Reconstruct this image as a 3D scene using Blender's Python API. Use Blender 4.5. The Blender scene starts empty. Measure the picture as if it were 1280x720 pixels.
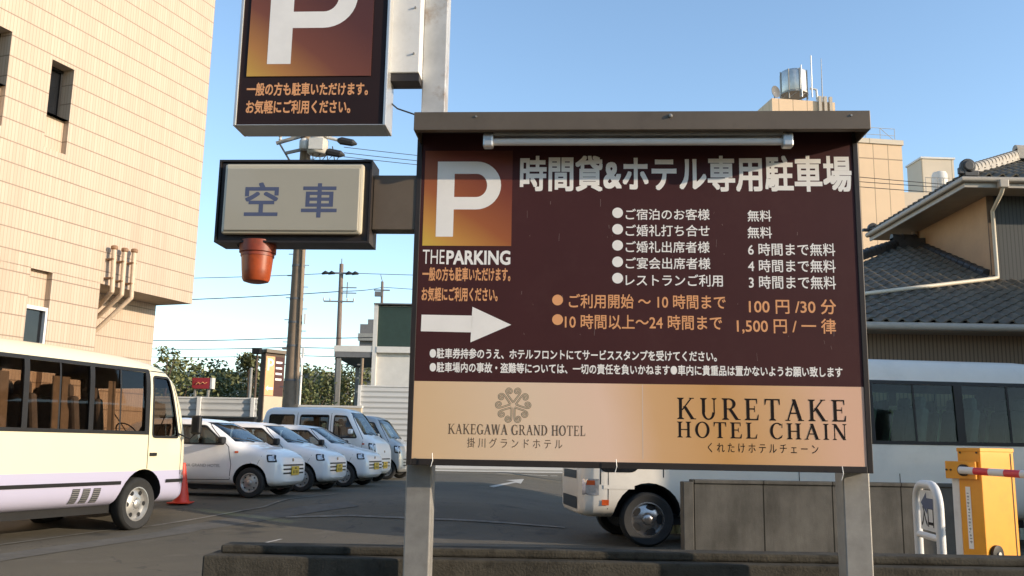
import bpy, bmesh, math, random
from mathutils import Vector, Matrix, Euler, geometry
from mathutils.bvhtree import BVHTree
R = math.radians
random.seed(11)
scene = bpy.context.scene
COL = scene.collection

# ------------------------------------------------------------------ camera, world, sun, exposure
EYE, F = 1.40, 1150.0
PITCH, ROLL = R(9.77), R(1.0)
cam_d = bpy.data.cameras.new('camera')
cam = bpy.data.objects.new('camera', cam_d); COL.objects.link(cam)
cam_d.sensor_width = 36.0; cam_d.lens = F/1280*36.0
cam_d.clip_start = 0.05; cam_d.clip_end = 3000
MC = Matrix.Rotation(math.pi/2+PITCH, 3, 'X') @ Matrix.Rotation(ROLL, 3, 'Z')
cam.matrix_world = Matrix.Translation((0, 0, EYE)) @ MC.to_4x4()
scene.camera = cam
SUN_EL, SUN_AZ = R(15), R(110)                 # azimuth measured from +Y towards +X
SUN = Vector((math.sin(SUN_AZ)*math.cos(SUN_EL), math.cos(SUN_AZ)*math.cos(SUN_EL), math.sin(SUN_EL)))
w = bpy.data.worlds.new('World'); scene.world = w; w.use_nodes = True
nt = w.node_tree
sky = nt.nodes.new('ShaderNodeTexSky'); sky.sky_type = 'NISHITA'; sky.sun_disc = False
sky.sun_elevation = SUN_EL; sky.sun_rotation = SUN_AZ
sky.air_density = 1.0; sky.dust_density = 0.3; sky.ozone_density = 1.9
nt.links.new(sky.outputs[0], nt.nodes['Background'].inputs[0])
nt.nodes['Background'].inputs[1].default_value = 0.15
sd = bpy.data.lights.new('sun', 'SUN'); sd.energy = 2.7; sd.angle = R(0.5); sd.color = (1.0, 0.83, 0.64)
so = bpy.data.objects.new('sun', sd); COL.objects.link(so)
so.rotation_euler = SUN.to_track_quat('Z', 'Y').to_euler()
scene.view_settings.view_transform = 'Standard'; scene.view_settings.look = 'None'
scene.view_settings.gamma = 1.0; scene.view_settings.use_curve_mapping = False
scene.view_settings.exposure = 1.05
scene.render.engine = 'CYCLES'
scene.cycles.use_denoising = True
scene.cycles.max_bounces = 8; scene.cycles.transparent_max_bounces = 12

# ------------------------------------------------------------------ pixel helpers (1280 x 720 photo pixels to places)
CAMP = Vector((0, 0, EYE))
def ray(px, py): return (MC @ Vector(((px-640)/F, -(py-360)/F, -1))).normalized()
def at(px, py, Y):
    d = ray(px, py); return CAMP + d*(Y/d.y)
def on_plane(px, py, p, n):
    d = ray(px, py); return CAMP + d*((p-CAMP).dot(n)/d.dot(n))
def sstep(a, b, v):
    t = min(1, max(0, (v-a)/(b-a))); return t*t*(3-2*t)
def gz(x, y): return 0.37*sstep(14.6, 17.6, y)*(1-sstep(-1.0, 3.0, x))
def gp(px, py):
    d = ray(px, py); z = 0
    for _ in range(40):
        t = (z-EYE)/d.z; p = CAMP+d*t; z = 0.5*z+0.5*gz(p.x, p.y)
    return Vector((p.x, p.y, gz(p.x, p.y)))

# ------------------------------------------------------------------ materials
M = {}
def mat(name, col, rough=0.55, metal=0.0, var=0.12, vs=3.0, bump=0.0, bs=40.0, spec=0.5, coat=0.0, dirt=None):
    """plain principled surface whose colour is broken up by two noises; dirt = (colour, amount, scale) adds stains"""
    m = bpy.data.materials.new(name); m.use_nodes = True; n = m.node_tree.nodes; l = m.node_tree.links
    b = n['Principled BSDF']; b.inputs['Roughness'].default_value = rough; b.inputs['Metallic'].default_value = metal
    b.inputs['Specular IOR Level'].default_value = spec
    b.inputs['Coat Weight'].default_value = coat; b.inputs['Coat Roughness'].default_value = 0.06
    tc = n.new('ShaderNodeTexCoord'); nz = n.new('ShaderNodeTexNoise'); nz.inputs['Scale'].default_value = vs
    nz.inputs['Detail'].default_value = 7; nz.inputs['Roughness'].default_value = 0.65
    l.new(tc.outputs['Object'], nz.inputs['Vector'])
    mp = n.new('ShaderNodeMapRange'); mp.inputs[1].default_value = 0.3; mp.inputs[2].default_value = 0.7
    l.new(nz.outputs['Fac'], mp.inputs[0])
    mx = n.new('ShaderNodeMix'); mx.data_type = 'RGBA'
    mx.inputs[6].default_value = (*[c*(1-var) for c in col], 1); mx.inputs[7].default_value = (*[min(1, c*(1+var)) for c in col], 1)
    l.new(mp.outputs[0], mx.inputs[0]); out = mx.outputs[2]
    if dirt:
        dn = n.new('ShaderNodeTexNoise'); dn.inputs['Scale'].default_value = dirt[2]; dn.inputs['Detail'].default_value = 9
        dn.inputs['Roughness'].default_value = 0.7; l.new(tc.outputs['Object'], dn.inputs['Vector'])
        dm = n.new('ShaderNodeMapRange'); dm.inputs[1].default_value = 0.52; dm.inputs[2].default_value = 0.72; dm.inputs[4].default_value = dirt[1]
        l.new(dn.outputs['Fac'], dm.inputs[0])
        dx = n.new('ShaderNodeMix'); dx.data_type = 'RGBA'; dx.inputs[7].default_value = (*dirt[0], 1)
        l.new(dm.outputs[0], dx.inputs[0]); l.new(out, dx.inputs[6]); out = dx.outputs[2]
    l.new(out, b.inputs['Base Color'])
    if bump:
        bn = n.new('ShaderNodeTexNoise'); bn.inputs['Scale'].default_value = bs; bn.inputs['Detail'].default_value = 6
        l.new(tc.outputs['Object'], bn.inputs['Vector'])
        bp = n.new('ShaderNodeBump'); bp.inputs['Strength'].default_value = bump; bp.inputs['Distance'].default_value = 0.02
        l.new(bn.outputs['Fac'], bp.inputs['Height']); l.new(bp.outputs[0], b.inputs['Normal'])
    M[name] = m; return m
def nodes_of(m): return m.node_tree.nodes, m.node_tree.links
def mathn(n, l, op, a, b=None, c=None):
    x = n.new('ShaderNodeMath'); x.operation = op
    for i, v in enumerate((a, b, c)):
        if v is None: continue
        if isinstance(v, (int, float)): x.inputs[i].default_value = v
        else: l.new(v, x.inputs[i])
    return x.outputs[0]
def mixc(n, l, f, a, b):
    x = n.new('ShaderNodeMix'); x.data_type = 'RGBA'
    for i, v in ((0, f), (6, a), (7, b)):
        if isinstance(v, tuple): x.inputs[i].default_value = (*v, 1)
        elif isinstance(v, (int, float)): x.inputs[i].default_value = v
        else: l.new(v, x.inputs[i])
    return x.outputs[2]

def glass(name, tint, refl=1.0, base=0.05):
    m = bpy.data.materials.new(name); m.use_nodes = True; n = m.node_tree.nodes; l = m.node_tree.links
    n.remove(n['Principled BSDF'])
    t = n.new('ShaderNodeBsdfTransparent'); t.inputs[0].default_value = (*tint, 1)
    g = n.new('ShaderNodeBsdfGlossy'); g.inputs['Roughness'].default_value = 0.03; g.inputs[0].default_value = (refl, refl, refl, 1)
    lw = n.new('ShaderNodeLayerWeight'); lw.inputs['Blend'].default_value = 0.5      # same from both sides of the pane
    fr = mathn(n, l, 'MULTIPLY_ADD', mathn(n, l, 'POWER', lw.outputs['Facing'], 4.0), 0.8, base)
    mx = n.new('ShaderNodeMixShader'); l.new(fr, mx.inputs[0]); l.new(t.outputs[0], mx.inputs[1]); l.new(g.outputs[0], mx.inputs[2])
    l.new(mx.outputs[0], n['Material Output'].inputs[0]); M[name] = m; return m
mat('asphalt_far', (0.06, 0.06, 0.058), 0.9)
mat('white_line', (0.45, 0.43, 0.38), 0.85, var=0.3, vs=9, dirt=((0.07, 0.07, 0.065), 0.95, 4))
mat('joint_pale', (0.70, 0.56, 0.44), .5)
mat('scratch_pale', (0.30, 0.22, 0.20), .6)
mat('seam_grey', (0.17, 0.155, 0.125), 0.9, var=.4, vs=6)
mat('gutter_concrete', (0.10, 0.093, 0.078), 0.9, var=0.25, vs=4, bump=0.3, dirt=((0.08, 0.075, 0.06), 0.7, 2.5))
mat('old_concrete', (0.17, 0.155, 0.125), 0.92, var=0.3, vs=2.2, bump=0.35, bs=30, dirt=((0.055, 0.05, 0.04), 0.85, 3.0))
mat('mossy_concrete', (0.060, 0.054, 0.042), 0.95, var=0.35, vs=5, bump=.3, bs=70, spec=.2, dirt=((0.018, 0.016, 0.011), 0.9, 9))
mat('galvanised', (0.31, 0.295, 0.265), 0.5, metal=0.35, var=0.18, vs=7, dirt=((0.22, 0.20, 0.17), 0.5, 5))
mat('galvanised_rusty', (0.50, 0.50, 0.48), 0.5, metal=0.25, var=0.15, vs=6, dirt=((0.22, 0.12, 0.04), 0.9, 4.2))
mat('white_enamel', (0.72, 0.71, 0.67), 0.4, var=0.07, dirt=((0.4, 0.36, 0.28), 0.35, 4))
mat('silver_trim', (0.62, 0.61, 0.57), 0.32, metal=0.6, var=0.08)
mat('sign_brown', (0.058, 0.017, 0.016), 0.55, var=0.08, vs=2, spec=.25, dirt=((0.085, 0.035, 0.03), 0.35, 3))
mat('sign_black', (0.025, 0.012, 0.010), 0.5, var=0.1, spec=.25)
mat('frame_dark', (0.035, 0.028, 0.024), 0.45, var=0.2, metal=0.2)
mat('hood_brown', (0.15, 0.115, 0.08), 0.45, var=0.1, metal=0.3, dirt=((0.09, 0.07, 0.05), 0.5, 5))
mat('arm_brown', (0.13, 0.098, 0.066), 0.5, var=0.1, dirt=((0.07, 0.055, 0.04), 0.4, 4))
mat('letter_white', (0.88, 0.84, 0.77), 0.5, var=0.05, vs=5)
mat('letter_orange', (0.78, 0.36, 0.15), 0.5, var=0.06)
mat('letter_black', (0.014, 0.009, 0.008), 0.6, var=0.1, spec=.15)
mat('letter_brown', (0.13, 0.085, 0.05), 0.5, var=0.1)
mat('letter_blue', (0.085, 0.10, 0.17), 0.5, var=0.08)
mat('emblem_light', (0.62, 0.50, 0.34), 0.5, var=0.05)
mat('lightbox_face', (0.40, 0.37, 0.29), 0.35, var=0.05, vs=1.2, coat=0.3)
mat('lightbox_rim', (0.55, 0.49, 0.36), 0.28, var=0.05, coat=0.4)
mat('tube_white', (0.75, 0.74, 0.70), 0.3, var=0.04)
mat('beacon', (0.25, 0.045, 0.018), 0.5, var=0.25, vs=14, coat=0.05, dirt=((.12, .05, .03), .5, 18))
mat('beacon_lens', (0.33, 0.06, 0.015), 0.38, var=0.25, vs=14, coat=0.1, dirt=((.16, .05, .03), .5, 20))
mat('cable_black', (0.02, 0.02, 0.02), 0.6, var=0.1)
mat('rubber', (0.018, 0.018, 0.017), 0.8, var=0.25, vs=9)
mat('black_plastic', (0.016, 0.016, 0.016), 0.5, var=0.15, spec=.3)
mat('under_black', (0.012, 0.012, 0.012), 0.9, var=0.2)
mat('steel_rim', (0.50, 0.49, 0.46), 0.35, metal=0.7, var=0.15, vs=8)
mat('chrome', (0.42, 0.40, 0.38), 0.25, metal=0.9, var=0.05)
mat('car_white', (0.84, 0.83, 0.80), 0.3, var=0.02, coat=0.7)
mat('car_silver', (0.52, 0.52, 0.50), 0.36, metal=0.45, var=0.03, coat=0.6)
mat('bus_white', (0.76, 0.70, 0.60), 0.4, var=0.03, coat=0.25, dirt=((0.5, 0.45, 0.36), 0.25, 2))
mat('cabin_dark', (0.055, 0.05, 0.045), 0.8, var=0.2)
mat('cabin_grey', (0.15, 0.145, 0.135), 0.8, var=0.2)
mat('vent_dark', (0.07, 0.07, 0.075), 0.7)
mat('seat_brown', (0.125, 0.108, 0.095), 0.9, var=0.25, vs=12)
mat('seat_grey', (0.07, 0.07, 0.068), 0.9, var=0.2, vs=12)
mat('curtain', (0.27, 0.21, 0.15), 0.9, var=0.2, vs=10)
mat('lamp_clear', (0.55, 0.55, 0.55), 0.12, metal=0.5, var=0.3, vs=14, coat=1.0)
mat('lamp_orange', (0.65, 0.10, 0.02), 0.2, var=0.1, coat=1.0)
mat('plate_yellow', (0.75, 0.47, 0.03), 0.4, var=0.05)
mat('letter_grey', (0.24, 0.23, 0.22), 0.5)
mat('cone_red', (0.72, 0.05, 0.02), 0.45, var=0.08)
mat('barrier_orange', (0.80, 0.33, 0.015), 0.4, var=0.05, coat=0.3, dirt=((0.5, 0.2, 0.02), 0.3, 5))
mat('boom_red', (0.70, 0.05, 0.06), 0.4, var=0.06)
mat('boom_white', (0.74, 0.70, 0.64), 0.4, var=0.06)
mat('stucco_tan', (0.50, 0.32, 0.18), 0.9, var=0.08, vs=2, bump=0.25, bs=90)
mat('timber_brown', (0.12, 0.08, 0.05), 0.8, var=0.2)
mat('gutter_beige', (0.40, 0.345, 0.27), 0.5, var=0.1, dirt=((0.2, 0.17, 0.13), 0.5, 3))
mat('soffit', (0.30, 0.24, 0.17), 0.8, var=0.1)
mat('pipe_cream', (0.62, 0.54, 0.40), 0.5, var=0.08)
mat('pipe_tile', (0.60, 0.46, 0.32), 0.5, var=0.12, vs=8)
mat('pipe_cap_brown', (0.26, 0.14, 0.07), 0.6, var=0.2, vs=20)
mat('roof_tile', (0.14, 0.118, 0.086), 0.62, var=0.4, vs=5, spec=.25, dirt=((0.15, 0.135, 0.105), 0.55, 6))
mat('ridge_tile', (0.05, 0.047, 0.043), 0.5, var=0.3, vs=6)
mat('ridge_pale', (0.36, 0.32, 0.26), 0.6, var=0.2, vs=6)
mat('tank_steel', (0.55, 0.55, 0.53), 0.42, metal=0.75, var=0.15, vs=4)
mat('far_white', (0.62, 0.60, 0.55), 0.7, var=0.06)
mat('far_green', (0.022, 0.045, 0.034), 0.6, var=0.15)
mat('far_grey', (0.15, 0.15, 0.15), 0.8, var=0.15)
mat('far_tan', (0.50, 0.42, 0.30), 0.8, var=0.06)
mat('pole_concrete', (0.25, 0.185, 0.125), 0.85, var=0.15, vs=6, dirt=((0.14, 0.11, 0.08), 0.5, 3))
mat('pole_far', (0.20, 0.15, 0.12), 0.85, var=0.15)
mat('insulator', (0.55, 0.54, 0.50), 0.3, var=0.1)
mat('transformer', (0.45, 0.42, 0.36), 0.6, var=0.15)
mat('sign_red', (0.42, 0.03, 0.035), 0.5, var=0.08)
mat('bark', (0.09, 0.065, 0.045), 0.9, var=0.3, vs=8)
mat('dark_shade', (0.02, 0.022, 0.024), 0.3, var=0.2)
mat('low_brown', (0.10, 0.07, 0.05), 0.85, var=0.2)
glass('glass_brown', (0.58, 0.49, 0.41), 1.0, 0.03)
glass('glass_green', (0.66, 0.84, 0.72), 1.0, 0.022)
glass('glass_clear', (0.55, 0.62, 0.62))
glass('glass_screen', (0.42, 0.52, 0.58), 1.0)
mat('window_dark', (0.012, 0.013, 0.015), 0.12, var=0.3, spec=0.6)

def leaf_mat(name, c1, c2):
    m = bpy.data.materials.new(name); m.use_nodes = True; n, l = nodes_of(m); b = n['Principled BSDF']
    g = n.new('ShaderNodeNewGeometry'); 
    l.new(mixc(n, l, g.outputs['Random Per Island'], c1, c2), b.inputs['Base Color'])
    b.inputs['Roughness'].default_value = 0.65
    M[name] = m
leaf_mat('leaf_mid', (0.075, 0.095, 0.028), (0.20, 0.20, 0.07))
leaf_mat('leaf_dark', (0.055, 0.075, 0.026), (0.15, 0.16, 0.055))
leaf_mat('leaf_pale', (0.06, 0.075, 0.028), (0.15, 0.15, 0.055))

def tile_wall_mat():
    m = bpy.data.materials.new('ribbed_tile'); m.use_nodes = True; n, l = nodes_of(m); b = n['Principled BSDF']
    tc = n.new('ShaderNodeTexCoord'); sp = n.new('ShaderNodeSeparateXYZ'); l.new(tc.outputs['Object'], sp.inputs[0])
    u = mathn(n, l, 'ADD', sp.outputs[0], sp.outputs[1])
    fu = mathn(n, l, 'FRACT', mathn(n, l, 'MULTIPLY', u, 1/0.075)); fv = mathn(n, l, 'FRACT', mathn(n, l, 'MULTIPLY', sp.outputs[2], 1/0.41))
    ju = mathn(n, l, 'LESS_THAN', fu, 0.16); jv = mathn(n, l, 'LESS_THAN', fv, 0.06)
    cu = mathn(n, l, 'FLOOR', mathn(n, l, 'MULTIPLY', u, 1/0.075)); cv = mathn(n, l, 'FLOOR', mathn(n, l, 'MULTIPLY', sp.outputs[2], 1/0.41))
    cmb = n.new('ShaderNodeCombineXYZ'); l.new(cu, cmb.inputs[0]); l.new(cv, cmb.inputs[1])
    wn = n.new('ShaderNodeTexWhiteNoise'); wn.noise_dimensions = '2D'; l.new(cmb.outputs[0], wn.inputs[0])
    nz = n.new('ShaderNodeTexNoise'); nz.inputs['Scale'].default_value = 0.6; nz.inputs['Detail'].default_value = 6; l.new(tc.outputs['Object'], nz.inputs[0])
    base = mixc(n, l, wn.outputs['Value'], (0.50, 0.39, 0.285), (0.56, 0.445, 0.335))
    base = mixc(n, l, mathn(n, l, 'MULTIPLY', nz.outputs['Fac'], 0.35), base, (0.44, 0.335, 0.225))
    c = mixc(n, l, mathn(n, l, 'MULTIPLY', ju, 0.65), base, (0.31, 0.215, 0.15))
    c = mixc(n, l, mathn(n, l, 'MULTIPLY', jv, 0.7), c, (0.17, 0.12, 0.08))
    mpg = n.new('ShaderNodeMapping'); mpg.inputs['Scale'].default_value = (1.6, 1.6, .10); l.new(tc.outputs['Object'], mpg.inputs[0])
    sn = n.new('ShaderNodeTexNoise'); sn.inputs['Scale'].default_value = 1.0; sn.inputs['Detail'].default_value = 7; l.new(mpg.outputs[0], sn.inputs[0])
    sm = n.new('ShaderNodeMapRange'); sm.inputs[1].default_value = .5; sm.inputs[2].default_value = .72; sm.inputs[4].default_value = .28; l.new(sn.outputs['Fac'], sm.inputs[0])
    c = mixc(n, l, sm.outputs[0], c, (0.36, 0.27, 0.19))
    l.new(c, b.inputs['Base Color']); b.inputs['Roughness'].default_value = 0.55
    h = mathn(n, l, 'SUBTRACT', 1.0, mathn(n, l, 'MAXIMUM', ju, jv))
    bp = n.new('ShaderNodeBump'); bp.inputs['Strength'].default_value = 0.5; bp.inputs['Distance'].default_value = 0.012
    l.new(h, bp.inputs['Height']); l.new(bp.outputs[0], b.inputs['Normal'])
    M['ribbed_tile'] = m
tile_wall_mat()

def panel_mat(name, col, joint, su, sv, wu, wv, var=0.05, rough=0.7, rib=None):
    m = bpy.data.materials.new(name); m.use_nodes = True; n, l = nodes_of(m); b = n['Principled BSDF']
    tc = n.new('ShaderNodeTexCoord'); sp = n.new('ShaderNodeSeparateXYZ'); l.new(tc.outputs['Object'], sp.inputs[0])
    u = mathn(n, l, 'ADD', sp.outputs[0], sp.outputs[1])
    j = None
    for c, s, wd in ((u, su, wu), (sp.outputs[2], sv, wv)):
        if not s: continue
        k = mathn(n, l, 'LESS_THAN', mathn(n, l, 'FRACT', mathn(n, l, 'MULTIPLY', c, 1/s)), wd)
        j = k if j is None else mathn(n, l, 'MAXIMUM', j, k)
    nz = n.new('ShaderNodeTexNoise'); nz.inputs['Scale'].default_value = 0.8; nz.inputs['Detail'].default_value = 8; l.new(tc.outputs['Object'], nz.inputs[0])
    base = mixc(n, l, nz.outputs['Fac'], tuple(c*(1-var*2) for c in col), tuple(c*(1+var*2) for c in col))
    l.new(mixc(n, l, j, base, joint), b.inputs['Base Color']); b.inputs['Roughness'].default_value = rough
    if rib:
        s = mathn(n, l, 'SINE', mathn(n, l, 'MULTIPLY', (u if rib[0] == 'u' else sp.outputs[2]), 2*math.pi/rib[1]))
        bp = n.new('ShaderNodeBump'); bp.inputs['Strength'].default_value = rib[2]; bp.inputs['Distance'].default_value = rib[3]
        l.new(s, bp.inputs['Height']); l.new(bp.outputs[0], b.inputs['Normal'])
    M[name] = m
panel_mat('beige_panel', (0.64, 0.46, 0.29), (0.30, 0.21, 0.13), 1.1, 7.2, 0.05, 0.012)
panel_mat('beige_panel_pale', (0.55, 0.47, 0.36), (0.33, 0.28, 0.2), 2.6, 0, 0.03, 0)
panel_mat('house_siding', (0.25, 0.165, 0.095), (0.12, 0.08, 0.045), 0.075, 0, 0.3, 0)
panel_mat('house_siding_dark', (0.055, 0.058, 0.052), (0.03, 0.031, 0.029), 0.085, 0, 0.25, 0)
panel_mat('hoarding_white', (0.56, 0.56, 0.54), (0.40, 0.40, 0.39), 0, 0.22, 0, 0.12, rib=('v', 0.22, 0.8, 0.03))
mat('wall_panels', (0.108, 0.10, 0.085), 0.92, var=0.3, vs=1.2, bump=.12, bs=60, spec=.2)
def streaks(m):
    n, l = nodes_of(m); b = n['Principled BSDF']; old = b.inputs['Base Color'].links[0].from_socket
    tc = n.new('ShaderNodeTexCoord'); mp = n.new('ShaderNodeMapping'); mp.inputs['Scale'].default_value = (3.2, 3.2, .8); l.new(tc.outputs['Object'], mp.inputs[0])
    z = n.new('ShaderNodeTexNoise'); z.inputs['Scale'].default_value = 1.0; z.inputs['Detail'].default_value = 8; z.inputs['Roughness'].default_value = .7; l.new(mp.outputs[0], z.inputs[0])
    r = n.new('ShaderNodeMapRange'); r.inputs[1].default_value = .45; r.inputs[2].default_value = .68; r.inputs[4].default_value = .5; l.new(z.outputs['Fac'], r.inputs[0])
    sp = n.new('ShaderNodeSeparateXYZ'); l.new(tc.outputs['Object'], sp.inputs[0])
    j = mathn(n, l, 'LESS_THAN', mathn(n, l, 'FRACT', mathn(n, l, 'MULTIPLY', sp.outputs[0], 1/.92)), .02)
    c = mixc(n, l, r.outputs[0], old, (.035, .032, .026)); c = mixc(n, l, j, c, (.02, .018, .014)); l.new(c, b.inputs['Base Color'])
streaks(M['wall_panels'])

def gradient_mat(name, stops, sx, sz, off, var=0.04, rough=0.45):
    """printed gradient: the ink itself changes colour along the sign (object coordinates)"""
    m = bpy.data.materials.new(name); m.use_nodes = True; n, l = nodes_of(m); b = n['Principled BSDF']
    tc = n.new('ShaderNodeTexCoord'); sp = n.new('ShaderNodeSeparateXYZ'); l.new(tc.outputs['Object'], sp.inputs[0])
    t = mathn(n, l, 'ADD', mathn(n, l, 'MULTIPLY', sp.outputs[0], sx), mathn(n, l, 'MULTIPLY', sp.outputs[2], sz))
    t = mathn(n, l, 'ADD', t, off)
    nz = n.new('ShaderNodeTexNoise'); nz.inputs['Scale'].default_value = 3; nz.inputs['Detail'].default_value = 6; l.new(tc.outputs['Object'], nz.inputs[0])
    t = mathn(n, l, 'ADD', t, mathn(n, l, 'MULTIPLY', mathn(n, l, 'SUBTRACT', nz.outputs['Fac'], 0.5), var))
    cr = n.new('ShaderNodeValToRGB'); e = cr.color_ramp.elements
    e[0].position = stops[0][0]; e[0].color = (*stops[0][1], 1); e[1].position = stops[-1][0]; e[1].color = (*stops[-1][1], 1)
    for p, c in stops[1:-1]:
        x = e.new(p); x.color = (*c, 1)
    l.new(t, cr.inputs[0]); l.new(cr.outputs[0], b.inputs['Base Color']); b.inputs['Roughness'].default_value = rough
    M[name] = m

# ------------------------------------------------------------------ mesh helpers
class MB:
    def __init__(s): s.v = []; s.f = []; s.m = []
    def add(s, vs, fs, mi=0):
        o = len(s.v); s.v += [tuple(v) for v in vs]
        for f in fs: s.f.append(tuple(i+o for i in f)); s.m.append(mi)
        return s
    def box(s, c, d, mi=0, rot=None):
        x, y, z = d[0]/2, d[1]/2, d[2]/2
        vs = [Vector(p) for p in ((-x,-y,-z),(x,-y,-z),(x,y,-z),(-x,y,-z),(-x,-y,z),(x,-y,z),(x,y,z),(-x,y,z))]
        if rot is not None: vs = [rot @ v for v in vs]
        c = Vector(c)
        return s.add([v+c for v in vs], [(0,3,2,1),(4,5,6,7),(0,1,5,4),(1,2,6,5),(2,3,7,6),(3,0,4,7)], mi)
    def span(s, a, b, mi=0):
        return s.box([(a[i]+b[i])/2 for i in range(3)], [abs(b[i]-a[i]) for i in range(3)], mi)
    def tube(s, pts, r, seg=8, mi=0, cap=True):
        pts = [Vector(p) for p in pts]; rs = r if isinstance(r, (list, tuple)) else [r]*len(pts)
        vs = []; fs = []; up = None
        for i, p in enumerate(pts):
            t = (pts[min(i+1, len(pts)-1)]-pts[max(i-1, 0)]).normalized()
            if up is None:
                up = Vector((0,0,1)) if abs(t.z) < 0.9 else Vector((1,0,0))
            a = t.cross(up).normalized(); bb = a.cross(t).normalized(); up = bb
            for k in range(seg):
                an = 2*math.pi*k/seg; vs.append(p+(a*math.cos(an)+bb*math.sin(an))*rs[i])
        for i in range(len(pts)-1):
            for k in range(seg):
                k2 = (k+1) % seg; fs.append((i*seg+k, i*seg+k2, (i+1)*seg+k2, (i+1)*seg+k))
        if cap:
            fs.append(tuple(range(seg))[::-1]); fs.append(tuple((len(pts)-1)*seg+k for k in range(seg)))
        return s.add(vs, fs, mi)
    def lathe(s, prof, o, axis='Z', seg=24, mi=0, close=False):
        """prof = [(radius, height)]"""
        vs = []; fs = []; o = Vector(o)
        for r, h in prof:
            for k in range(seg):
                a = 2*math.pi*k/seg; c, q = r*math.cos(a), r*math.sin(a)
                vs.append(o+Vector({'Z': (c, q, h), 'Y': (c, h, q), 'X': (h, c, q)}[axis]))
        n = len(prof)
        for i in range(n-1 if not close else n):
            j = (i+1) % n
            for k in range(seg):
                k2 = (k+1) % seg; fs.append((i*seg+k, i*seg+k2, j*seg+k2, j*seg+k))
        if not close:
            fs.append(tuple(range(seg))[::-1]); fs.append(tuple((n-1)*seg+k for k in range(seg)))
        return s.add(vs, fs, mi)
    def prism(s, poly, y0, y1, mi=0):
        """poly in (x, z), extruded from y0 (front) to y1 (back)"""
        n = len(poly)
        vs = [(p[0], y0, p[1]) for p in poly]+[(p[0], y1, p[1]) for p in poly]
        fs = [tuple(range(n)), tuple(range(2*n-1, n-1, -1))]+[(i, n+i, n+(i+1) % n, (i+1) % n) for i in range(n)]
        return s.add(vs, fs, mi)
    def sheet(s, pts, mi=0): return s.add(pts, [tuple(range(len(pts)))], mi)
    def build(s, name, mats, parent=None, smooth=None, bevel=0.0, loc=None, fixn=True):
        me = bpy.data.meshes.new(name); me.from_pydata(s.v, [], s.f); me.update()
        if isinstance(mats, str): mats = [mats]
        for k in mats: me.materials.append(M[k])
        for p, mi in zip(me.polygons, s.m): p.material_index = mi
        if fixn:
            bm = bmesh.new(); bm.from_mesh(me); bmesh.ops.recalc_face_normals(bm, faces=bm.faces); bm.to_mesh(me); bm.free()
        if smooth is not None:
            me.shade_smooth(); me.set_sharp_from_angle(angle=R(smooth))
        o = bpy.data.objects.new(name, me); COL.objects.link(o)
        if parent: o.parent = parent
        if loc is not None: o.location = loc
        if bevel:
            bv = o.modifiers.new('bevel', 'BEVEL'); bv.width = bevel; bv.segments = 2; bv.limit_method = 'ANGLE'; bv.angle_limit = R(40)
        return o
def tag(o, label=None, cat=None, group=None, kind=None):
    for k, v in (('label', label), ('category', cat), ('group', group), ('kind', kind)):
        if v: o[k] = v
    return o
def thing(name, label, cat, loc=(0, 0, 0), rz=0.0, group=None):
    o = bpy.data.objects.new(name, None); COL.objects.link(o); o.empty_display_size = 0.2
    o.location = loc; o.rotation_euler = (0, 0, rz); return tag(o, label, cat, group)
def copy_tree(o, parent=None):
    c = o.copy(); COL.objects.link(c)
    if parent: c.parent = parent
    for ch in list(o.children): copy_tree(ch, c)
    return c
def text_data(body, off=0.0, spacing=1.0):
    c = bpy.data.curves.new('t', 'FONT'); c.body = body; c.size = 1; c.space_character = spacing; c.resolution_u = 3
    o = bpy.data.objects.new('t', c); COL.objects.link(o)
    dg = bpy.context.evaluated_depsgraph_get(); dg.update()
    me = bpy.data.meshes.new_from_object(o.evaluated_get(dg))
    vs = [(v.co.x, v.co.y) for v in me.vertices]; fs = [tuple(p.vertices) for p in me.polygons]
    bpy.data.objects.remove(o); bpy.data.curves.remove(c); bpy.data.meshes.remove(me)
    x0 = min(v[0] for v in vs); x1 = max(v[0] for v in vs); y0 = min(v[1] for v in vs); y1 = max(v[1] for v in vs)
    X, Y = x1-x0+2*off, y1-y0+2*off
    return [((a-x0+off)/X, (b-y0+off)/Y) for a, b in vs], fs, (off/X, off/Y)
def add_text(mb, td, u0, u1, v0, v1, y):
    """flat lettering in the x-z plane; heavy weights are built from slightly shifted copies of the glyphs"""
    vs, fs, (dx, dy) = td
    sh = [(0, 0)]
    if dx > 0: sh += [(dx*a, dy*b) for a in (-1, 0, 1) for b in (-1, 0, 1) if a or b]
    for k, (ox, oy) in enumerate(sh):
        mb.add([(u0+(a+ox)*(u1-u0), y-.00002*k, v0+(b+oy)*(v1-v0)) for a, b in vs], fs)

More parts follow.
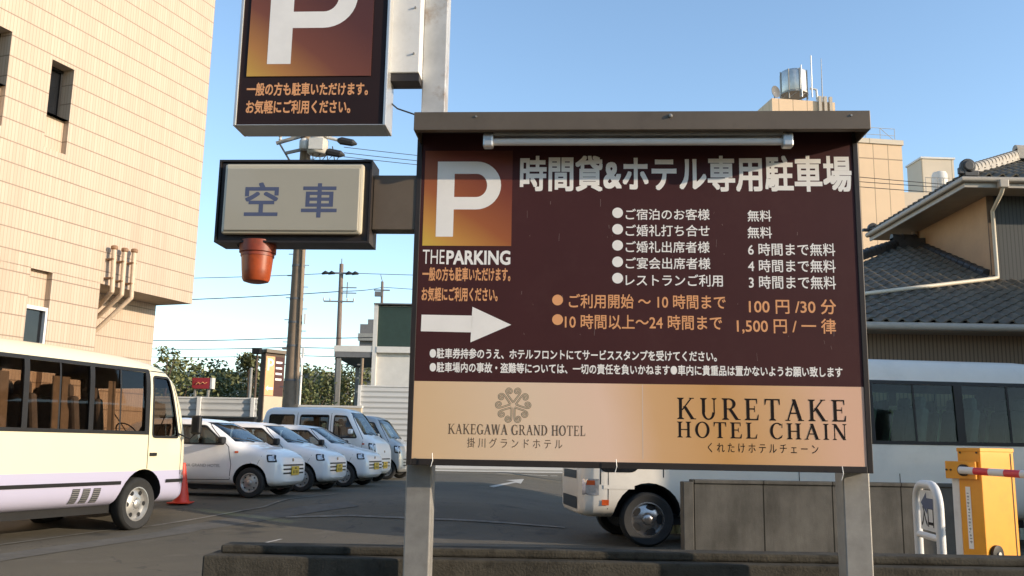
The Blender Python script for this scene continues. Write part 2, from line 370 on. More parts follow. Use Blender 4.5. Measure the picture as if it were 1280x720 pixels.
# serif capitals, cap height 1, drawn as thick and thin strokes
def serif_glyph(ch):
    P = []; T, t, s = 0.165, 0.065, 0.045
    def rect(x0, y0, x1, y1): P.append([(x0, y0), (x1, y0), (x1, y1), (x0, y1)])
    def stem(x, wd, y0=0, y1=1, bot=True, top=True):
        rect(x, y0, x+wd, y1)
        if bot: P.append([(x-.10, y0), (x+wd+.10, y0), (x+wd+.10, y0+s*.7), (x+wd, y0+s*2), (x, y0+s*2), (x-.10, y0+s*.7)])
        if top: P.append([(x-.10, y1), (x-.10, y1-s*.7), (x, y1-s*2), (x+wd, y1-s*2), (x+wd+.10, y1-s*.7), (x+wd+.10, y1)])
    def diag(x0, y0, x1, y1, wd): P.append([(x0-wd/2, y0), (x0+wd/2, y0), (x1+wd/2, y1), (x1-wd/2, y1)])
    def foot(x, y, l=.13):
        rect(x-l, y, x+l, y+s) if y < .5 else rect(x-l, y-s, x+l, y)
    def arc(cx, cy, rx, ry, ix, iy, a0, a1, n=16):
        o = [(cx+rx*math.cos(R(a0+(a1-a0)*k/n)), cy+ry*math.sin(R(a0+(a1-a0)*k/n))) for k in range(n+1)]
        i = [(cx+ix*math.cos(R(a0+(a1-a0)*k/n)), cy+iy*math.sin(R(a0+(a1-a0)*k/n))) for k in range(n+1)]
        for k in range(n): P.append([o[k], o[k+1], i[k+1], i[k]])
    wd = 0.9
    if ch == 'K': stem(.12, T); diag(.28, .42, .80, 1, .09); diag(.86, 0, .42, .60, T*1.15); foot(.80, 1); foot(.88, 0, .15); wd = 1.0
    elif ch == 'U':
        stem(.12, T, .34, 1, bot=False); stem(.74, t, .34, 1, bot=False); arc(.465, .34, .345, .36, .20, .29, 180, 360); wd = .93
    elif ch == 'R':
        stem(.12, T); arc(.40, .74, .36, .26, .19, .205, -90, 90); rect(.25, .945, .42, 1); rect(.25, .48, .42, .535)
        diag(.84, 0, .46, .5, T*1.1); foot(.88, 0, .12); wd = .97
    elif ch == 'E':
        stem(.12, T); rect(.25, 1-t, .70, 1); rect(.25, 0, .74, t); rect(.25, .49, .56, .49+t)
        P.append([(.70, 1), (.64, 1-t), (.67, .76), (.70, .76)]); P.append([(.74, 0), (.77, .27), (.74, .27), (.66, t)]); rect(.54, .38, .57, .66); wd = .82
    elif ch == 'T':
        stem(.36, T, top=False); rect(.04, 1-t, .85, 1); P.append([(.04, 1), (.04, .72), (.07, .72), (.13, 1-t)]); P.append([(.85, 1), (.76, 1-t), (.82, .72), (.85, .72)]); wd = .89
    elif ch == 'A':
        diag(.12, 0, .50, 1, .075); diag(.80, 0, .46, 1, T*1.1); rect(.24, .32, .68, .32+t); foot(.12, 0); foot(.82, 0, .15); wd = .96
    elif ch == 'H': stem(.12, T); stem(.68, T); rect(.26, .47, .70, .47+t); wd = .97
    elif ch == 'O': arc(.50, .5, .47, .52, .29, .455, 0, 360, 32); wd = 1.0
    elif ch == 'L': stem(.12, T); rect(.25, 0, .70, t); P.append([(.70, 0), (.74, .28), (.71, .28), (.62, t)]); wd = .78
    elif ch in 'CG':
        arc(.50, .5, .46, .52, .28, .455, 48, 312, 26)
        P.append([(.80, .70), (.84, .70), (.84, 1.0), (.80, .92)])
        if ch == 'C': P.append([(.78, .10), (.84, .24), (.80, .24), (.70, .10)]); wd = .9
        else: stem(.72, T, .04, .42, bot=False); wd = .98
    elif ch == 'I': stem(.12, T); wd = .40
    elif ch == 'N': stem(.12, t, top=False); stem(.76, t, bot=False); diag(.78, 0, .16, 1, T*1.25); foot(.12, 1, .12); wd = .96
    elif ch == 'G': pass
    elif ch == 'D': stem(.12, T); arc(.38, .5, .52, .5, .33, .44, -90, 90); rect(.25, 0, .40, .06); rect(.25, .94, .40, 1); wd = .98
    elif ch == 'W':
        diag(.36, 0, .10, 1, T); diag(.36, 0, .60, 1, .07); diag(.88, 0, .62, 1, T); diag(.88, 0, 1.12, 1, .07); foot(.10, 1); foot(.62, 1); foot(1.12, 1, .1); wd = 1.25
    elif ch == ' ': wd = .35
    return P, wd
def serif_text(mb, body, u0, u1, v0, v1, y, track=0.16):
    gl = [serif_glyph(c) for c in body]; tot = sum(g[1] for g in gl)+track*(len(gl)-1)
    sx = (u1-u0)/tot; sy = v1-v0; x = 0; k = 0
    for P, wd in gl:
        for p in P:
            mb.add([(u0+(x+a)*sx, y-0.00001*(k % 97), v0+b*sy) for a, b in p], [tuple(range(len(p)))]); k += 1
        x += wd+track

# ------------------------------------------------------------------ ground
def build_ground():
    xs = [-900, -300, -120, -60, -40]+[-30+i*0.75 for i in range(81)]+[40, 60, 120, 300, 900]
    ys = [-300, -60, -20, -8]+[-4+i*0.5 for i in range(80)]+[40, 50, 70, 110, 200, 500, 1500]
    mb = MB(); n = len(xs)
    mb.v = [(x, y, gz(x, y)) for y in ys for x in xs]
    for j in range(len(ys)-1):
        for i in range(n-1): mb.f.append((j*n+i, j*n+i+1, (j+1)*n+i+1, (j+1)*n+i)); mb.m.append(0)
    m = bpy.data.materials.new('asphalt'); m.use_nodes = True; nn, l = nodes_of(m); b = nn['Principled BSDF']
    tc = nn.new('ShaderNodeTexCoord')
    def noise(sc, det=8, ro=0.65):
        z = nn.new('ShaderNodeTexNoise'); z.inputs['Scale'].default_value = sc; z.inputs['Detail'].default_value = det; z.inputs['Roughness'].default_value = ro
        l.new(tc.outputs['Object'], z.inputs[0]); return z.outputs['Fac']
    big = mathn(nn, l, 'MULTIPLY', mathn(nn, l, 'SUBTRACT', noise(0.35), 0.35), 2.4)
    c = mixc(nn, l, big, (0.050, 0.043, 0.030), (0.118, 0.100, 0.066))
    c = mixc(nn, l, mathn(nn, l, 'MULTIPLY', noise(45, 4, 0.85), 0.65), c, (0.16, 0.14, 0.10))
    st = nn.new('ShaderNodeMapRange'); st.inputs[1].default_value = 0.58; st.inputs[2].default_value = 0.70; st.inputs[4].default_value = 0.6; l.new(noise(1.3), st.inputs[0])
    c = mixc(nn, l, st.outputs[0], c, (0.15, 0.13, 0.10))
    vo = nn.new('ShaderNodeTexVoronoi'); vo.feature = 'DISTANCE_TO_EDGE'; vo.inputs['Scale'].default_value = 0.42
    wv = nn.new('ShaderNodeVectorMath'); wv.operation = 'ADD'; nz = nn.new('ShaderNodeTexNoise'); nz.inputs['Scale'].default_value = 1.7; l.new(tc.outputs['Object'], nz.inputs[0])
    l.new(tc.outputs['Object'], wv.inputs[0]); l.new(nz.outputs['Color'], wv.inputs[1]); l.new(wv.outputs[0], vo.inputs['Vector'])
    cr = mathn(nn, l, 'MULTIPLY', mathn(nn, l, 'LESS_THAN', vo.outputs['Distance'], 0.005), 0.35)
    c = mixc(nn, l, cr, c, (0.02, 0.02, 0.02))
    oil = nn.new('ShaderNodeMapRange'); oil.inputs[1].default_value = 0.62; oil.inputs[2].default_value = 0.70; oil.inputs[4].default_value = 0.7; l.new(noise(0.9, 4, 0.5), oil.inputs[0])
    c = mixc(nn, l, oil.outputs[0], c, (0.028, 0.026, 0.022))
    l.new(c, b.inputs['Base Color']); b.inputs['Roughness'].default_value = 0.88
    bp = nn.new('ShaderNodeBump'); bp.inputs['Strength'].default_value = 0.5; bp.inputs['Distance'].default_value = 0.02
    l.new(noise(90, 3, 0.8), bp.inputs['Height']); l.new(bp.outputs[0], b.inputs['Normal'])
    M['asphalt'] = m
    tag(mb.build('ground', 'asphalt', smooth=60), kind='structure')
build_ground()
def ground_strip(name, pts, width, m, lift=0.004, end_width=None):
    """a strip laid along ground points, a few millimetres above the asphalt"""
    P = []
    for i in range(len(pts)-1):
        a, b = pts[i], pts[i+1]; n = max(2, int((b-a).length/0.4))
        for k in range(n): P.append(a.lerp(b, k/n))
    P.append(pts[-1]); mb = MB(); vs = []
    for i, p in enumerate(P):
        t = (P[min(i+1, len(P)-1)]-P[max(i-1, 0)]); t.z = 0; t.normalize(); s = Vector((-t.y, t.x, 0))
        wd = width if end_width is None else width+(end_width-width)*i/(len(P)-1)
        for q in (p-s*wd/2, p+s*wd/2): vs.append((q.x, q.y, gz(q.x, q.y)+lift))
    mb.add(vs, [(2*i, 2*i+1, 2*i+3, 2*i+2) for i in range(len(P)-1)])
    return tag(mb.build(name, m, smooth=60), kind='structure')
ground_strip('gutter_strip', [gp(-60, 708), gp(0, 697), gp(240, 660), gp(357, 641), gp(440, 630)], 0.5, 'gutter_concrete', 0.006)
ground_strip('painted_line', [gp(-60, 690), gp(130, 664), gp(330, 634), gp(420, 618)], 0.07, 'seam_grey', 0.011)
ground_strip('asphalt_seam', [gp(357, 647), gp(440, 645), gp(530, 649), gp(706, 660)], 0.10, 'seam_grey', 0.011)
ground_strip('painted_line', [gp(545, 591), gp(620, 592.5), gp(710, 594)], 0.14, 'white_line', 0.004)
ground_strip('painted_line', [gp(300, 686), gp(352, 674)], 0.05, 'white_line', 0.004)
def painted_arrow():
    pts = [(611, 608), (643, 602), (632, 600.5), (655, 599), (651, 605), (645, 603.5), (617, 609.5)]
    P = [gp(*p) for p in pts]; c = geometry.tessellate_polygon([P])
    mb = MB(); mb.add([(p.x, p.y, gz(p.x, p.y)+0.008) for p in P], [tuple(t) for t in c])
    tag(mb.build('painted_arrow', 'white_line'), kind='structure')
painted_arrow()

# ------------------------------------------------------------------ hills and far woods
def hills():
    mb = MB(); n = 90; rows = 7
    for j in range(rows):
        for i in range(n+1):
            x = -260+i*6.2; h = 20+9*math.sin(i*0.09+1)+4*math.sin(i*.31)+2.2*math.sin(i*1.7)+1.2*random.random()
            if j == 0: h = -1
            mb.v.append((x, 330+j*14+random.random()*3, -1+(h+1)*min(1, j/4)*(0.9+.1*random.random())))
    for j in range(rows-1):
        for i in range(n): mb.f.append((j*(n+1)+i, j*(n+1)+i+1, (j+1)*(n+1)+i+1, (j+1)*(n+1)+i)); mb.m.append(0)
    mat('wooded_hill', (0.045, 0.06, 0.04), 0.9, var=0.5, vs=0.25, bump=0.8, bs=0.6)
    tag(mb.build('hills', 'wooded_hill', smooth=60), kind='structure')
hills()

# ------------------------------------------------------------------ tiled building on the left
BD = Vector((0.345, 0.939, 0)).normalized(); BN = Vector((BD.y, -BD.x, 0))     # along the wall (away), outward normal
BC = at(240, 380, 22.0); ZB = BC.z                                             # lower corner of the overhanging block
def wall_panels(mb, us, vs, holes, y=0.0, mi=0, axis=0):
    """front wall at y with rectangular recesses; holes = (u0,u1,v0,v1,depth,matindex of back)"""
    U = sorted(set(us+[h[0] for h in holes]+[h[1] for h in holes])); V = sorted(set(vs+[h[2] for h in holes]+[h[3] for h in holes]))
    for a, b in zip(U, U[1:]):
        for c, d in zip(V, V[1:]):
            cu, cv = (a+b)/2, (c+d)/2
            if any(h[0] < cu < h[1] and h[2] < cv < h[3] for h in holes): continue
            mb.sheet([(a, y, c), (b, y, c), (b, y, d), (a, y, d)], mi)
    for u0, u1, v0, v1, dp, bi in holes:
        q = y-dp
        mb.sheet([(u0, q, v0), (u1, q, v0), (u1, q, v1), (u0, q, v1)], bi)
        for p in ([(u0,y,v0),(u0,q,v0),(u0,q,v1),(u0,y,v1)], [(u1,y,v0),(u1,q,v0),(u1,q,v1),(u1,y,v1)],
                  [(u0,y,v0),(u1,y,v0),(u1,q,v0),(u0,q,v0)], [(u0,y,v1),(u1,y,v1),(u1,q,v1),(u0,q,v1)]): mb.sheet(p, mi)
def tiled_building():
    t = thing('tiled_building', 'tall beige ribbed tile building with deep dark windows and overhanging upper block at left', 'building',
              (BC.x, BC.y, 0), math.atan2(-BD.y, -BD.x))
    inv = Matrix.Rotation(-math.atan2(-BD.y, -BD.x), 3, 'Z')
    def loc(px, py, y=0.0):
        p = on_plane(px, py, Vector((BC.x, BC.y, 0))+BN*y, BN); return inv @ (p-Vector((BC.x, BC.y, 0)))
    TOP = 15.5; L = 18.0; D = 12.0
    a, b = loc(66, 72), loc(87, 146); w1 = (b.x, a.x, loc(60, 140).z, loc(66, 74).z)
    x1 = loc(125, 360).x
    g = loc(16, 40); h = loc(8, 108); ww = w1[1]-w1[0]
    w0 = (loc(13, 60).x, loc(13, 60).x+ww, loc(10, 108).z, loc(16, 40).z)
    s1 = (w1[0], w1[1], loc(81, 193).z, w1[2], 0.14, 0); s0 = (w0[0], w0[1], loc(3, 158).z, w0[2], 0.14, 0)
    sl_top = loc(67, 340).z; sl = (loc(64, 360).x, loc(36, 360).x)
    wz = (loc(56, 425).z-0.15, loc(58, 389).z); wx = (loc(57, 400).x, loc(30, 400).x)
    up = MB()
    wall_panels(up, [0, L], [ZB, TOP], [(*w1, 0.36, 1), s1, (*w0, 0.36, 1), s0], 0, 0)
    up.sheet([(0, 0, ZB), (0, 0, TOP), (0, -D, TOP), (0, -D, ZB)]); up.sheet([(L, 0, 0), (L, 0, TOP), (L, -D, TOP), (L, -D, 0)])
    up.sheet([(0, 0, TOP), (L, 0, TOP), (L, -D, TOP), (0, -D, TOP)]); up.sheet([(0, -D, 0), (0, -D, TOP), (L, -D, TOP), (L, -D, 0)])
    up.sheet([(0, 0, ZB), (x1, 0, ZB), (x1, -D, ZB), (0, -D, ZB)], 2)
    lo = [(sl[0], sl[1], 1.2, sl_top, 0.14, 0)]
    wall_panels(up, [x1, L], [0, ZB], lo, 0, 0)
    up.sheet([(x1, 0, 0), (x1, 0, ZB), (x1, -1.0, ZB), (x1, -1.0, 0)])
    up.build('wall', ['ribbed_tile', 'window_dark', 'soffit'], t, fixn=False)
    c2 = loc(191, 430, -1.0).x
    lw = MB(); lw.sheet([(c2, -1.0, 0), (x1, -1.0, 0), (x1, -1.0, ZB), (c2, -1.0, ZB)]); lw.sheet([(c2, -1.0, 0), (c2, -1.0, ZB), (c2, -D, ZB), (c2, -D, 0)])
    lw.build('recessed_wall', 'ribbed_tile', t, fixn=False)
    for q in (w1, w0):
        f = MB(); f.span((q[0]+.02, -.335, q[2]+.02), (q[1]-.02, -.355, q[3]-.02), 0)
        wn = f.build('window', 'window_dark', t)
        fr = MB(); k = 0.05
        for p0, p1 in (((q[0], -.29, q[2]), (q[0]+k, -.333, q[3])), ((q[1]-k, -.29, q[2]), (q[1], -.333, q[3])), ((q[0]+k, -.29, q[3]-k), (q[1]-k, -.333, q[3])), ((q[0]+k, -.29, q[2]), (q[1]-k, -.333, q[2]+k))): fr.span(p0, p1)
        fr.build('frame', 'black_plastic', wn)
    f = MB(); f.span((wx[0], -.10, wz[0]), (wx[1], -.13, wz[1])); wn = f.build('window', 'window_dark', t)
    fr = MB(); k = .07
    for p0, p1 in (((wx[0]-k, -.02, wz[0]), (wx[0], -.139, wz[1]+k)), ((wx[1], -.02, wz[0]), (wx[1]+k, -.139, wz[1]+k)), ((wx[0], -.02, wz[1]), (wx[1], -.139, wz[1]+k))): fr.span(p0, p1)
    fr.build('frame', 'white_enamel', wn)
    for tp, bd, en in (((143, 311), (140, 364), (122, 384)), ((156, 314), (152, 368), (121, 397)), ((168, 315), (164, 372), (119, 414))):
        A = loc(*tp, 0.16); B = loc(*bd, 0.16); E = loc(*en, -0.55); m = MB()
        mid = [B.lerp(A, .03), B, B.lerp(E, .04)]
        m.tube([A]+mid+[E], 0.05, 10); pp = m.build('drain_pipe', 'pipe_tile', t, smooth=40)
        cp = MB(); cp.lathe([(.055, -.02), (.075, 0), (.075, .05), (.05, .07)], A, seg=12)
        for z in (.3, .75): cp.span((A.x-.06, -.0, A.z-A.z+B.lerp(A, z).z-.015), (A.x+.06, .20, B.lerp(A, z).z+.015))
        cp.build('pipe_cap', 'pipe_cap_brown', pp)
tiled_building()

# ------------------------------------------------------------------ main hotel parking sign
SL = at(507.5, 578, 5.27); SR = at(1092, 595, 5.12)
SU = (SR-SL); SU.z = 0; SWID = SU.length; SU.normalize(); SN = Vector((SU.y, -SU.x, 0)); SYAW = math.atan2(SU.y, SU.x)
SO = Vector((SL.x, SL.y, 0)); SINV = Matrix.Rotation(-SYAW, 3, 'Z')
def uv(px, py, y=0.0):
    """photo pixel on the sign's plane (shifted back by y) as local (u, v)"""
    p = SINV @ (on_plane(px, py, SO-SN*y, SN)-SO); return p.x, p.z
def sbox(x0, y0, x1, y1, y=0.0):
    cx, cy = (x0+x1)/2, (y0+y1)/2
    a, b, c, d = uv(x0, cy, y), uv(x1, cy, y), uv(cx, y0, y), uv(cx, y1, y)
    return a[0], b[0], d[1], c[1]
def sign_text(parent, body, box, m, y, off=0.0, name='lettering', pad=0.0):
    u0, u1, v0, v1 = sbox(*box, y=y); mb = MB(); add_text(mb, text_data(body, off), u0, u1, v0, v1, y)
    return mb.build(name, m, parent, fixn=False)
def p_letter(mb, u0, u1, v0, v1, y):
    W, H = u1-u0, v1-v0; st = W*0.27; th = H*0.165
    out = [(0, 0), (st, 0), (st, H*.36)]; cx = W-H*.32; cy = H*.68; r = H*.32
    out += [(cx+r*math.cos(R(a)), cy+r*math.sin(R(a))) for a in range(-90, 91, 10)]; out += [(0, H)]
    inn = [(st, H*.36+th)]; ri = r-th
    inn += [(cx+ri*.9*math.cos(R(a)), cy+ri*math.sin(R(a))) for a in range(-90, 91, 10)]+[(st, H-th)]
    ring = [(st, H*.36)]+[(cx+r*math.cos(R(a)), cy+r*math.sin(R(a))) for a in range(-90, 91, 10)]+[(st, H)]
    pts = [(u0+a, y, v0+b) for a, b in ring+inn]; n = len(ring)
    mb.add(pts, [(i, i+1, n+i+1, n+i) for i in range(n-1)])
    mb.add([(u0, y, v0), (u0+st, y, v0), (u0+st, y, v1), (u0, y, v1)], [(0, 1, 2, 3)])
def main_sign():
    t = thing('parking_sign', 'large brown hotel parking information board on two steel posts, under a metal hood', 'sign', SO, SYAW)
    zb = (uv(511, 578)[1]+uv(1088, 595)[1])/2; zt = (uv(521, 163)[1]+uv(1071, 166)[1])/2+.02; W = SWID
    def split_z(): return (uv(517, 473)[1]+uv(1078, 487)[1])/2
    zs = split_z(); fw = 0.031
    p = MB(); p.span((fw, .0, zs), (W-fw, .05, zt-.03)); p.build('brown_panel', 'sign_brown', t)
    u = lambda px: uv(px, 520)[0]
    gradient_mat('cream_print', [(0, (0.74, 0.47, 0.24)), (.12, (.74, .51, .29)), (.36, (.80, .60, .42)), (.50, (.84, .58, .42)), (.62, (.70, .41, .19)), (.76, (.63, .33, .11)), (.90, (.72, .43, .22)), (1, (.78, .47, .31))], 1/W, 0.06, -0.02, var=.06)
    p = MB(); p.span((fw, .0, zb+.035), (W-fw, .05, zs)); p.build('cream_panel', 'cream_print', t)
    f = MB(); f.span((0, -.005, zb), (fw, .13, zt)); f.span((W-fw, -.005, zb), (W, .13, zt)); f.span((fw, -.005, zb), (W-fw, .13, zb+.036)); f.span((fw, -.005, zt-.03), (W-fw, .13, zt)); f.span((fw, .052, zb+.036), (W-fw, .125, zt-.03))
    f.build('frame', 'frame_dark', t, bevel=.003)
    # hood
    a = uv(517, 160, -.24); b = uv(1089, 164, -.24); hz = (a[1]+b[1])/2; hh = uv(517, 160, -.24)[1]; ht = (uv(517, 136, -.24)[1]+uv(1089, 142, -.24)[1])/2
    h = MB(); h.span((a[0], -.24, hz), (b[0], -.225, ht)); h.span((a[0], -.225, ht-.012), (b[0], .16, ht)); h.span((a[0], .148, hz-.02), (b[0], .16, ht-.012))
    h.span((a[0], -.225, hz), (a[0]+.012, .148, ht-.012)); h.span((b[0]-.012, -.225, hz), (b[0], .148, ht-.012)); h.span((a[0]+.012, -.225, hz), (b[0]-.012, -.195, hz+.012))
    hd = h.build('hood', 'hood_brown', t, bevel=.003)
    q = MB(); bx, bz = uv(838, 145, -.24)
    q.lathe([(.012, -.241), (.010, -.252), (.004, -.254)], (bx, 0, bz), 'Y', 8); q.lathe([(.007, -.241), (.006, -.246)], (bx-1.1, 0, bz), 'Y', 8); q.lathe([(.007, -.241), (.006, -.246)], (bx+1.0, 0, bz), 'Y', 8); q.build('bolt', 'galvanised', hd)
    # posts
    for px, m_, top, w_ in ((522, 'galvanised', zb+.5, .15), (1072, 'galvanised', zt-.1, .15)):
        c = uv(px, 640, .135)[0]; q = MB(); q.span((c-w_/2, .135, -.1), (c+w_/2, .285, top)); q.build('post', m_, t, bevel=.008)
    # P square
    s = [uv(532, 187.5), uv(641, 189.5), uv(639, 308.5), uv(528, 306)]; u0 = (s[0][0]+s[3][0])/2; u1 = (s[1][0]+s[2][0])/2; v1 = (s[0][1]+s[1][1])/2; v0 = (s[2][1]+s[3][1])/2
    gradient_mat('sunset_print', [(0, (.64, .42, .06)), (.16, (.58, .28, .055)), (.4, (.36, .105, .03)), (.75, (.20, .042, .02)), (1, (.11, .03, .018))], .55/(u1-u0)*.7, .9/(v1-v0)*.7, -(.55*.7*u0/(u1-u0)+.9*.7*v0/(v1-v0)), var=.05)
    q = MB(); q.span((u0, -.0005, v0), (u1, .02, v1)); sq = q.build('emblem_square', 'sunset_print', t)
    q = MB(); p_letter(q, *sbox(546, 202, 626, 296), y=-.0009); q.build('letter', 'letter_white', sq, fixn=False)
    Wt, Or = 'letter_white', 'letter_orange'
    TX = [('時間貸&ホテル専用駐車場', (650, 194.5, 1064.5, 239.5), Wt, .027),
          ('THE', (528.5, 312.5, 555.5, 329.5), Wt, -.012), ('PARKING', (558, 313, 638, 331), Wt, .028),
          ('一般の方も駐車いただけます。', (528, 334, 638, 351.5), Or, .026), ('お気軽にご利用ください。', (527, 359, 622, 376.7), Or, .026),
          ('ご宿泊のお客様', (782, 261, 887, 275), Wt, .010), ('ご婚礼打ち合せ', (782, 281, 887, 295.5), Wt, .010), ('ご婚礼出席者様', (782, 301.5, 887, 316), Wt, .010),
          ('ご宴会出席者様', (782, 321.7, 888, 336.5), Wt, .010), ('レストランご利用', (782, 343, 903.5, 358), Wt, .010),
          ('無料', (934.4, 262.7, 964.3, 277), Wt, .010), ('無料', (934.4, 283.3, 965, 298), Wt, .010),
          ('6 時間まで無料', (935, 304, 1044, 319.8), Wt, .010), ('4 時間まで無料', (935, 324.5, 1044.5, 340.5), Wt, .010), ('3 時間まで無料', (936, 344.7, 1045, 361.3), Wt, .010),
          ('ご利用開始 〜 10 時間まで', (711, 368, 907, 386), Or, .012), ('10 時間以上〜24 時間まで', (706, 393.5, 902.5, 412), Or, .012),
          ('100 円 /30 分', (936, 374, 1045, 392.5), Or, .012), ('1,500 円 / 一 律', (921, 398, 1045, 417.5), Or, .012),
          ('●駐車券持参のうえ、ホテルフロントにてサービススタンプを受けてください。', (537, 437, 896, 450), Wt, .022),
          ('●駐車場内の事故・盗難等については、一切の責任を負いかねます●車内に貴重品は置かないようお願い致します', (537, 455.5, 1053, 468.5), Wt, .022),
          ('掛 川 グ ラ ン ド ホ テ ル', (584, 548, 703, 560.5), 'letter_brown', 0.0), ('く れ た け ホ テ ル チ ェ ー ン', (885, 554.5, 1023, 566.5), 'letter_black', .002)]
    for body, bx, m_, off in TX: sign_text(t, body, bx, m_, -.0005, off)
    for m_, cs in ((Wt, [(772, 266), (772, 286.5), (772, 306.7), (772, 327.3), (772, 347.7)]), (Or, [(697, 375), (697, 399.5)])):
        for c in cs:
            cu, cv = uv(*c); r = 6.9*5.2/F; q = MB(); q.add([(cu+r*math.cos(R(a)), -.0005, cv+r*math.sin(R(a))) for a in range(0, 360, 15)], [tuple(range(24))]); q.build('bullet', m_, t, fixn=False)
    # arrow
    pts = [uv(*c) for c in ((527, 393.3), (591, 394.5), (590.5, 383.5), (639, 406), (588, 428), (588.5, 415.5), (526, 414))]
    q = MB(); q.add([(a, -.0005, b) for a, b in pts], [(0, 1, 5, 6), (2, 3, 4)]); q.build('arrow', Wt, t, fixn=False)
    # serif lettering and flower emblem
    for body, bx, m_, tr in (('KURETAKE', (846, 498.5, 1058.5, 525.5), 'letter_black', .24), ('HOTEL CHAIN', (846, 528.5, 1059, 548.5), 'letter_black', .2), ('KAKEGAWA GRAND HOTEL', (560, 531, 732, 543.7), 'letter_brown', .08)):
        q = MB(); serif_text(q, body, *sbox(*bx), y=-.0004, track=tr); q.build('lettering', m_, t, fixn=False)
    cu, cv = uv(641.5, 506.5); rad = 21.6*5.22/F
    half = [(0.0, .16), (.17, .38), (.34, .62), (.41, .78), (.37, .90), (.27, .96), (.15, .92), (.09, .81), (.14, .70), (.24, .71), (.27, .80), (.20, .83)]
    def smooth(P, n=5):
        o = []
        for i in range(len(P)-1):
            p0, p1, p2, p3 = P[max(i-1, 0)], P[i], P[i+1], P[min(i+2, len(P)-1)]
            for k in range(n):
                s = k/n; o.append(tuple(.5*((2*p1[c])+(-p0[c]+p2[c])*s+(2*p0[c]-5*p1[c]+4*p2[c]-p3[c])*s*s+(-p0[c]+3*p1[c]-3*p2[c]+p3[c])*s**3) for c in (0, 1)))
        return o+[P[-1]]
    for wd, m_, y, nm in ((.10, 'letter_brown', -.0004, 'emblem'), (.045, 'emblem_light', -.0008, 'emblem_inlay')):
        q = MB(); k = 0
        for a in range(5):
            for s in (1, -1):
                P = [(s*x, z) for x, z in smooth(half)]; ca, sa = math.cos(R(72*a)), math.sin(R(72*a)); vs = []
                for i, p in enumerate(P):
                    p0, p1 = P[max(i-1, 0)], P[min(i+1, len(P)-1)]; dx, dz = p1[0]-p0[0], p1[1]-p0[1]; ln = math.hypot(dx, dz) or 1
                    for e in (-.5, .5):
                        x, z = p[0]-dz/ln*wd*e, p[1]+dx/ln*wd*e; vs.append((cu+rad*(x*ca-z*sa), y-.00001*k, cv+rad*(x*sa+z*ca)))
                q.add(vs, [(2*i, 2*i+1, 2*i+3, 2*i+2) for i in range(len(P)-1)]); k += 1
        q.build(nm, m_, t, fixn=False)
    # sheet joint and scratches on the printed panels
    q = MB()
    for px, a0, a1 in ((803, 481, 574),):
        a, b = uv(px, a0), uv(px, a1); q.add([(a[0]-.0018, -.0003, b[1]), (a[0]+.0018, -.0003, b[1]), (a[0]+.0018, -.0003, a[1]), (a[0]-.0018, -.0003, a[1])], [(0, 1, 2, 3)])
    q.build('sheet_joint', 'joint_pale', t, fixn=False)
    rnd = random.Random(4); q = MB()
    for k in range(46):
        a = uv(rnd.uniform(535, 1060), rnd.uniform(250, 470)); L_ = rnd.choice((.006, .01, .02, .045)); d_ = rnd.uniform(-.004, .004); wd = rnd.uniform(.0008, .0016)
        q.add([(a[0], -.0003-.00001*k, a[1]), (a[0]+wd, -.0003-.00001*k, a[1]), (a[0]+wd+d_, -.0003-.00001*k, a[1]+L_), (a[0]+d_, -.0003-.00001*k, a[1]+L_)], [(0, 1, 2, 3)])
    q.build('scratches', 'scratch_pale', t, fixn=False)['kind'] = 'stuff'
    # loose cable ties under the frame
    for px, py in ((540, 573), (770, 581), (1053, 590)):
        a = uv(px, py, -.03); q = MB(); q.tube([(a[0], -.03, a[1]+.03), (a[0]+.004, -.032, a[1]-.01), (a[0]-.006, -.028, a[1]-.045)], .0022, 5); q.build('cable_tie', 'tube_white', t)
    # fluorescent batten under the hood
    lt = thing('tube_light', 'long white fluorescent tube light under the hood of the brown board', 'light', SO, SYAW)
    a, b = uv(604, 174.5, -.16), uv(991, 180, -.16); z = (a[1]+b[1])/2
    q = MB(); q.tube([(a[0]+.05, -.16, z), (b[0]-.05, -.16, z)], .021, 14); q.build('tube', 'tube_white', lt, smooth=40)
    for e in (a[0]+.03, b[0]-.03):
        q = MB(); q.span((e-.03, -.19, z-.035), (e+.03, -.125, z+.045)); q.build('lamp_holder', 'silver_trim', lt, bevel=.01)
    q = MB(); q.span((a[0]+.06, -.195, z+.03), (b[0]-.06, -.135, z+.052)); q.build('batten', 'galvanised', lt, bevel=.004)
main_sign()

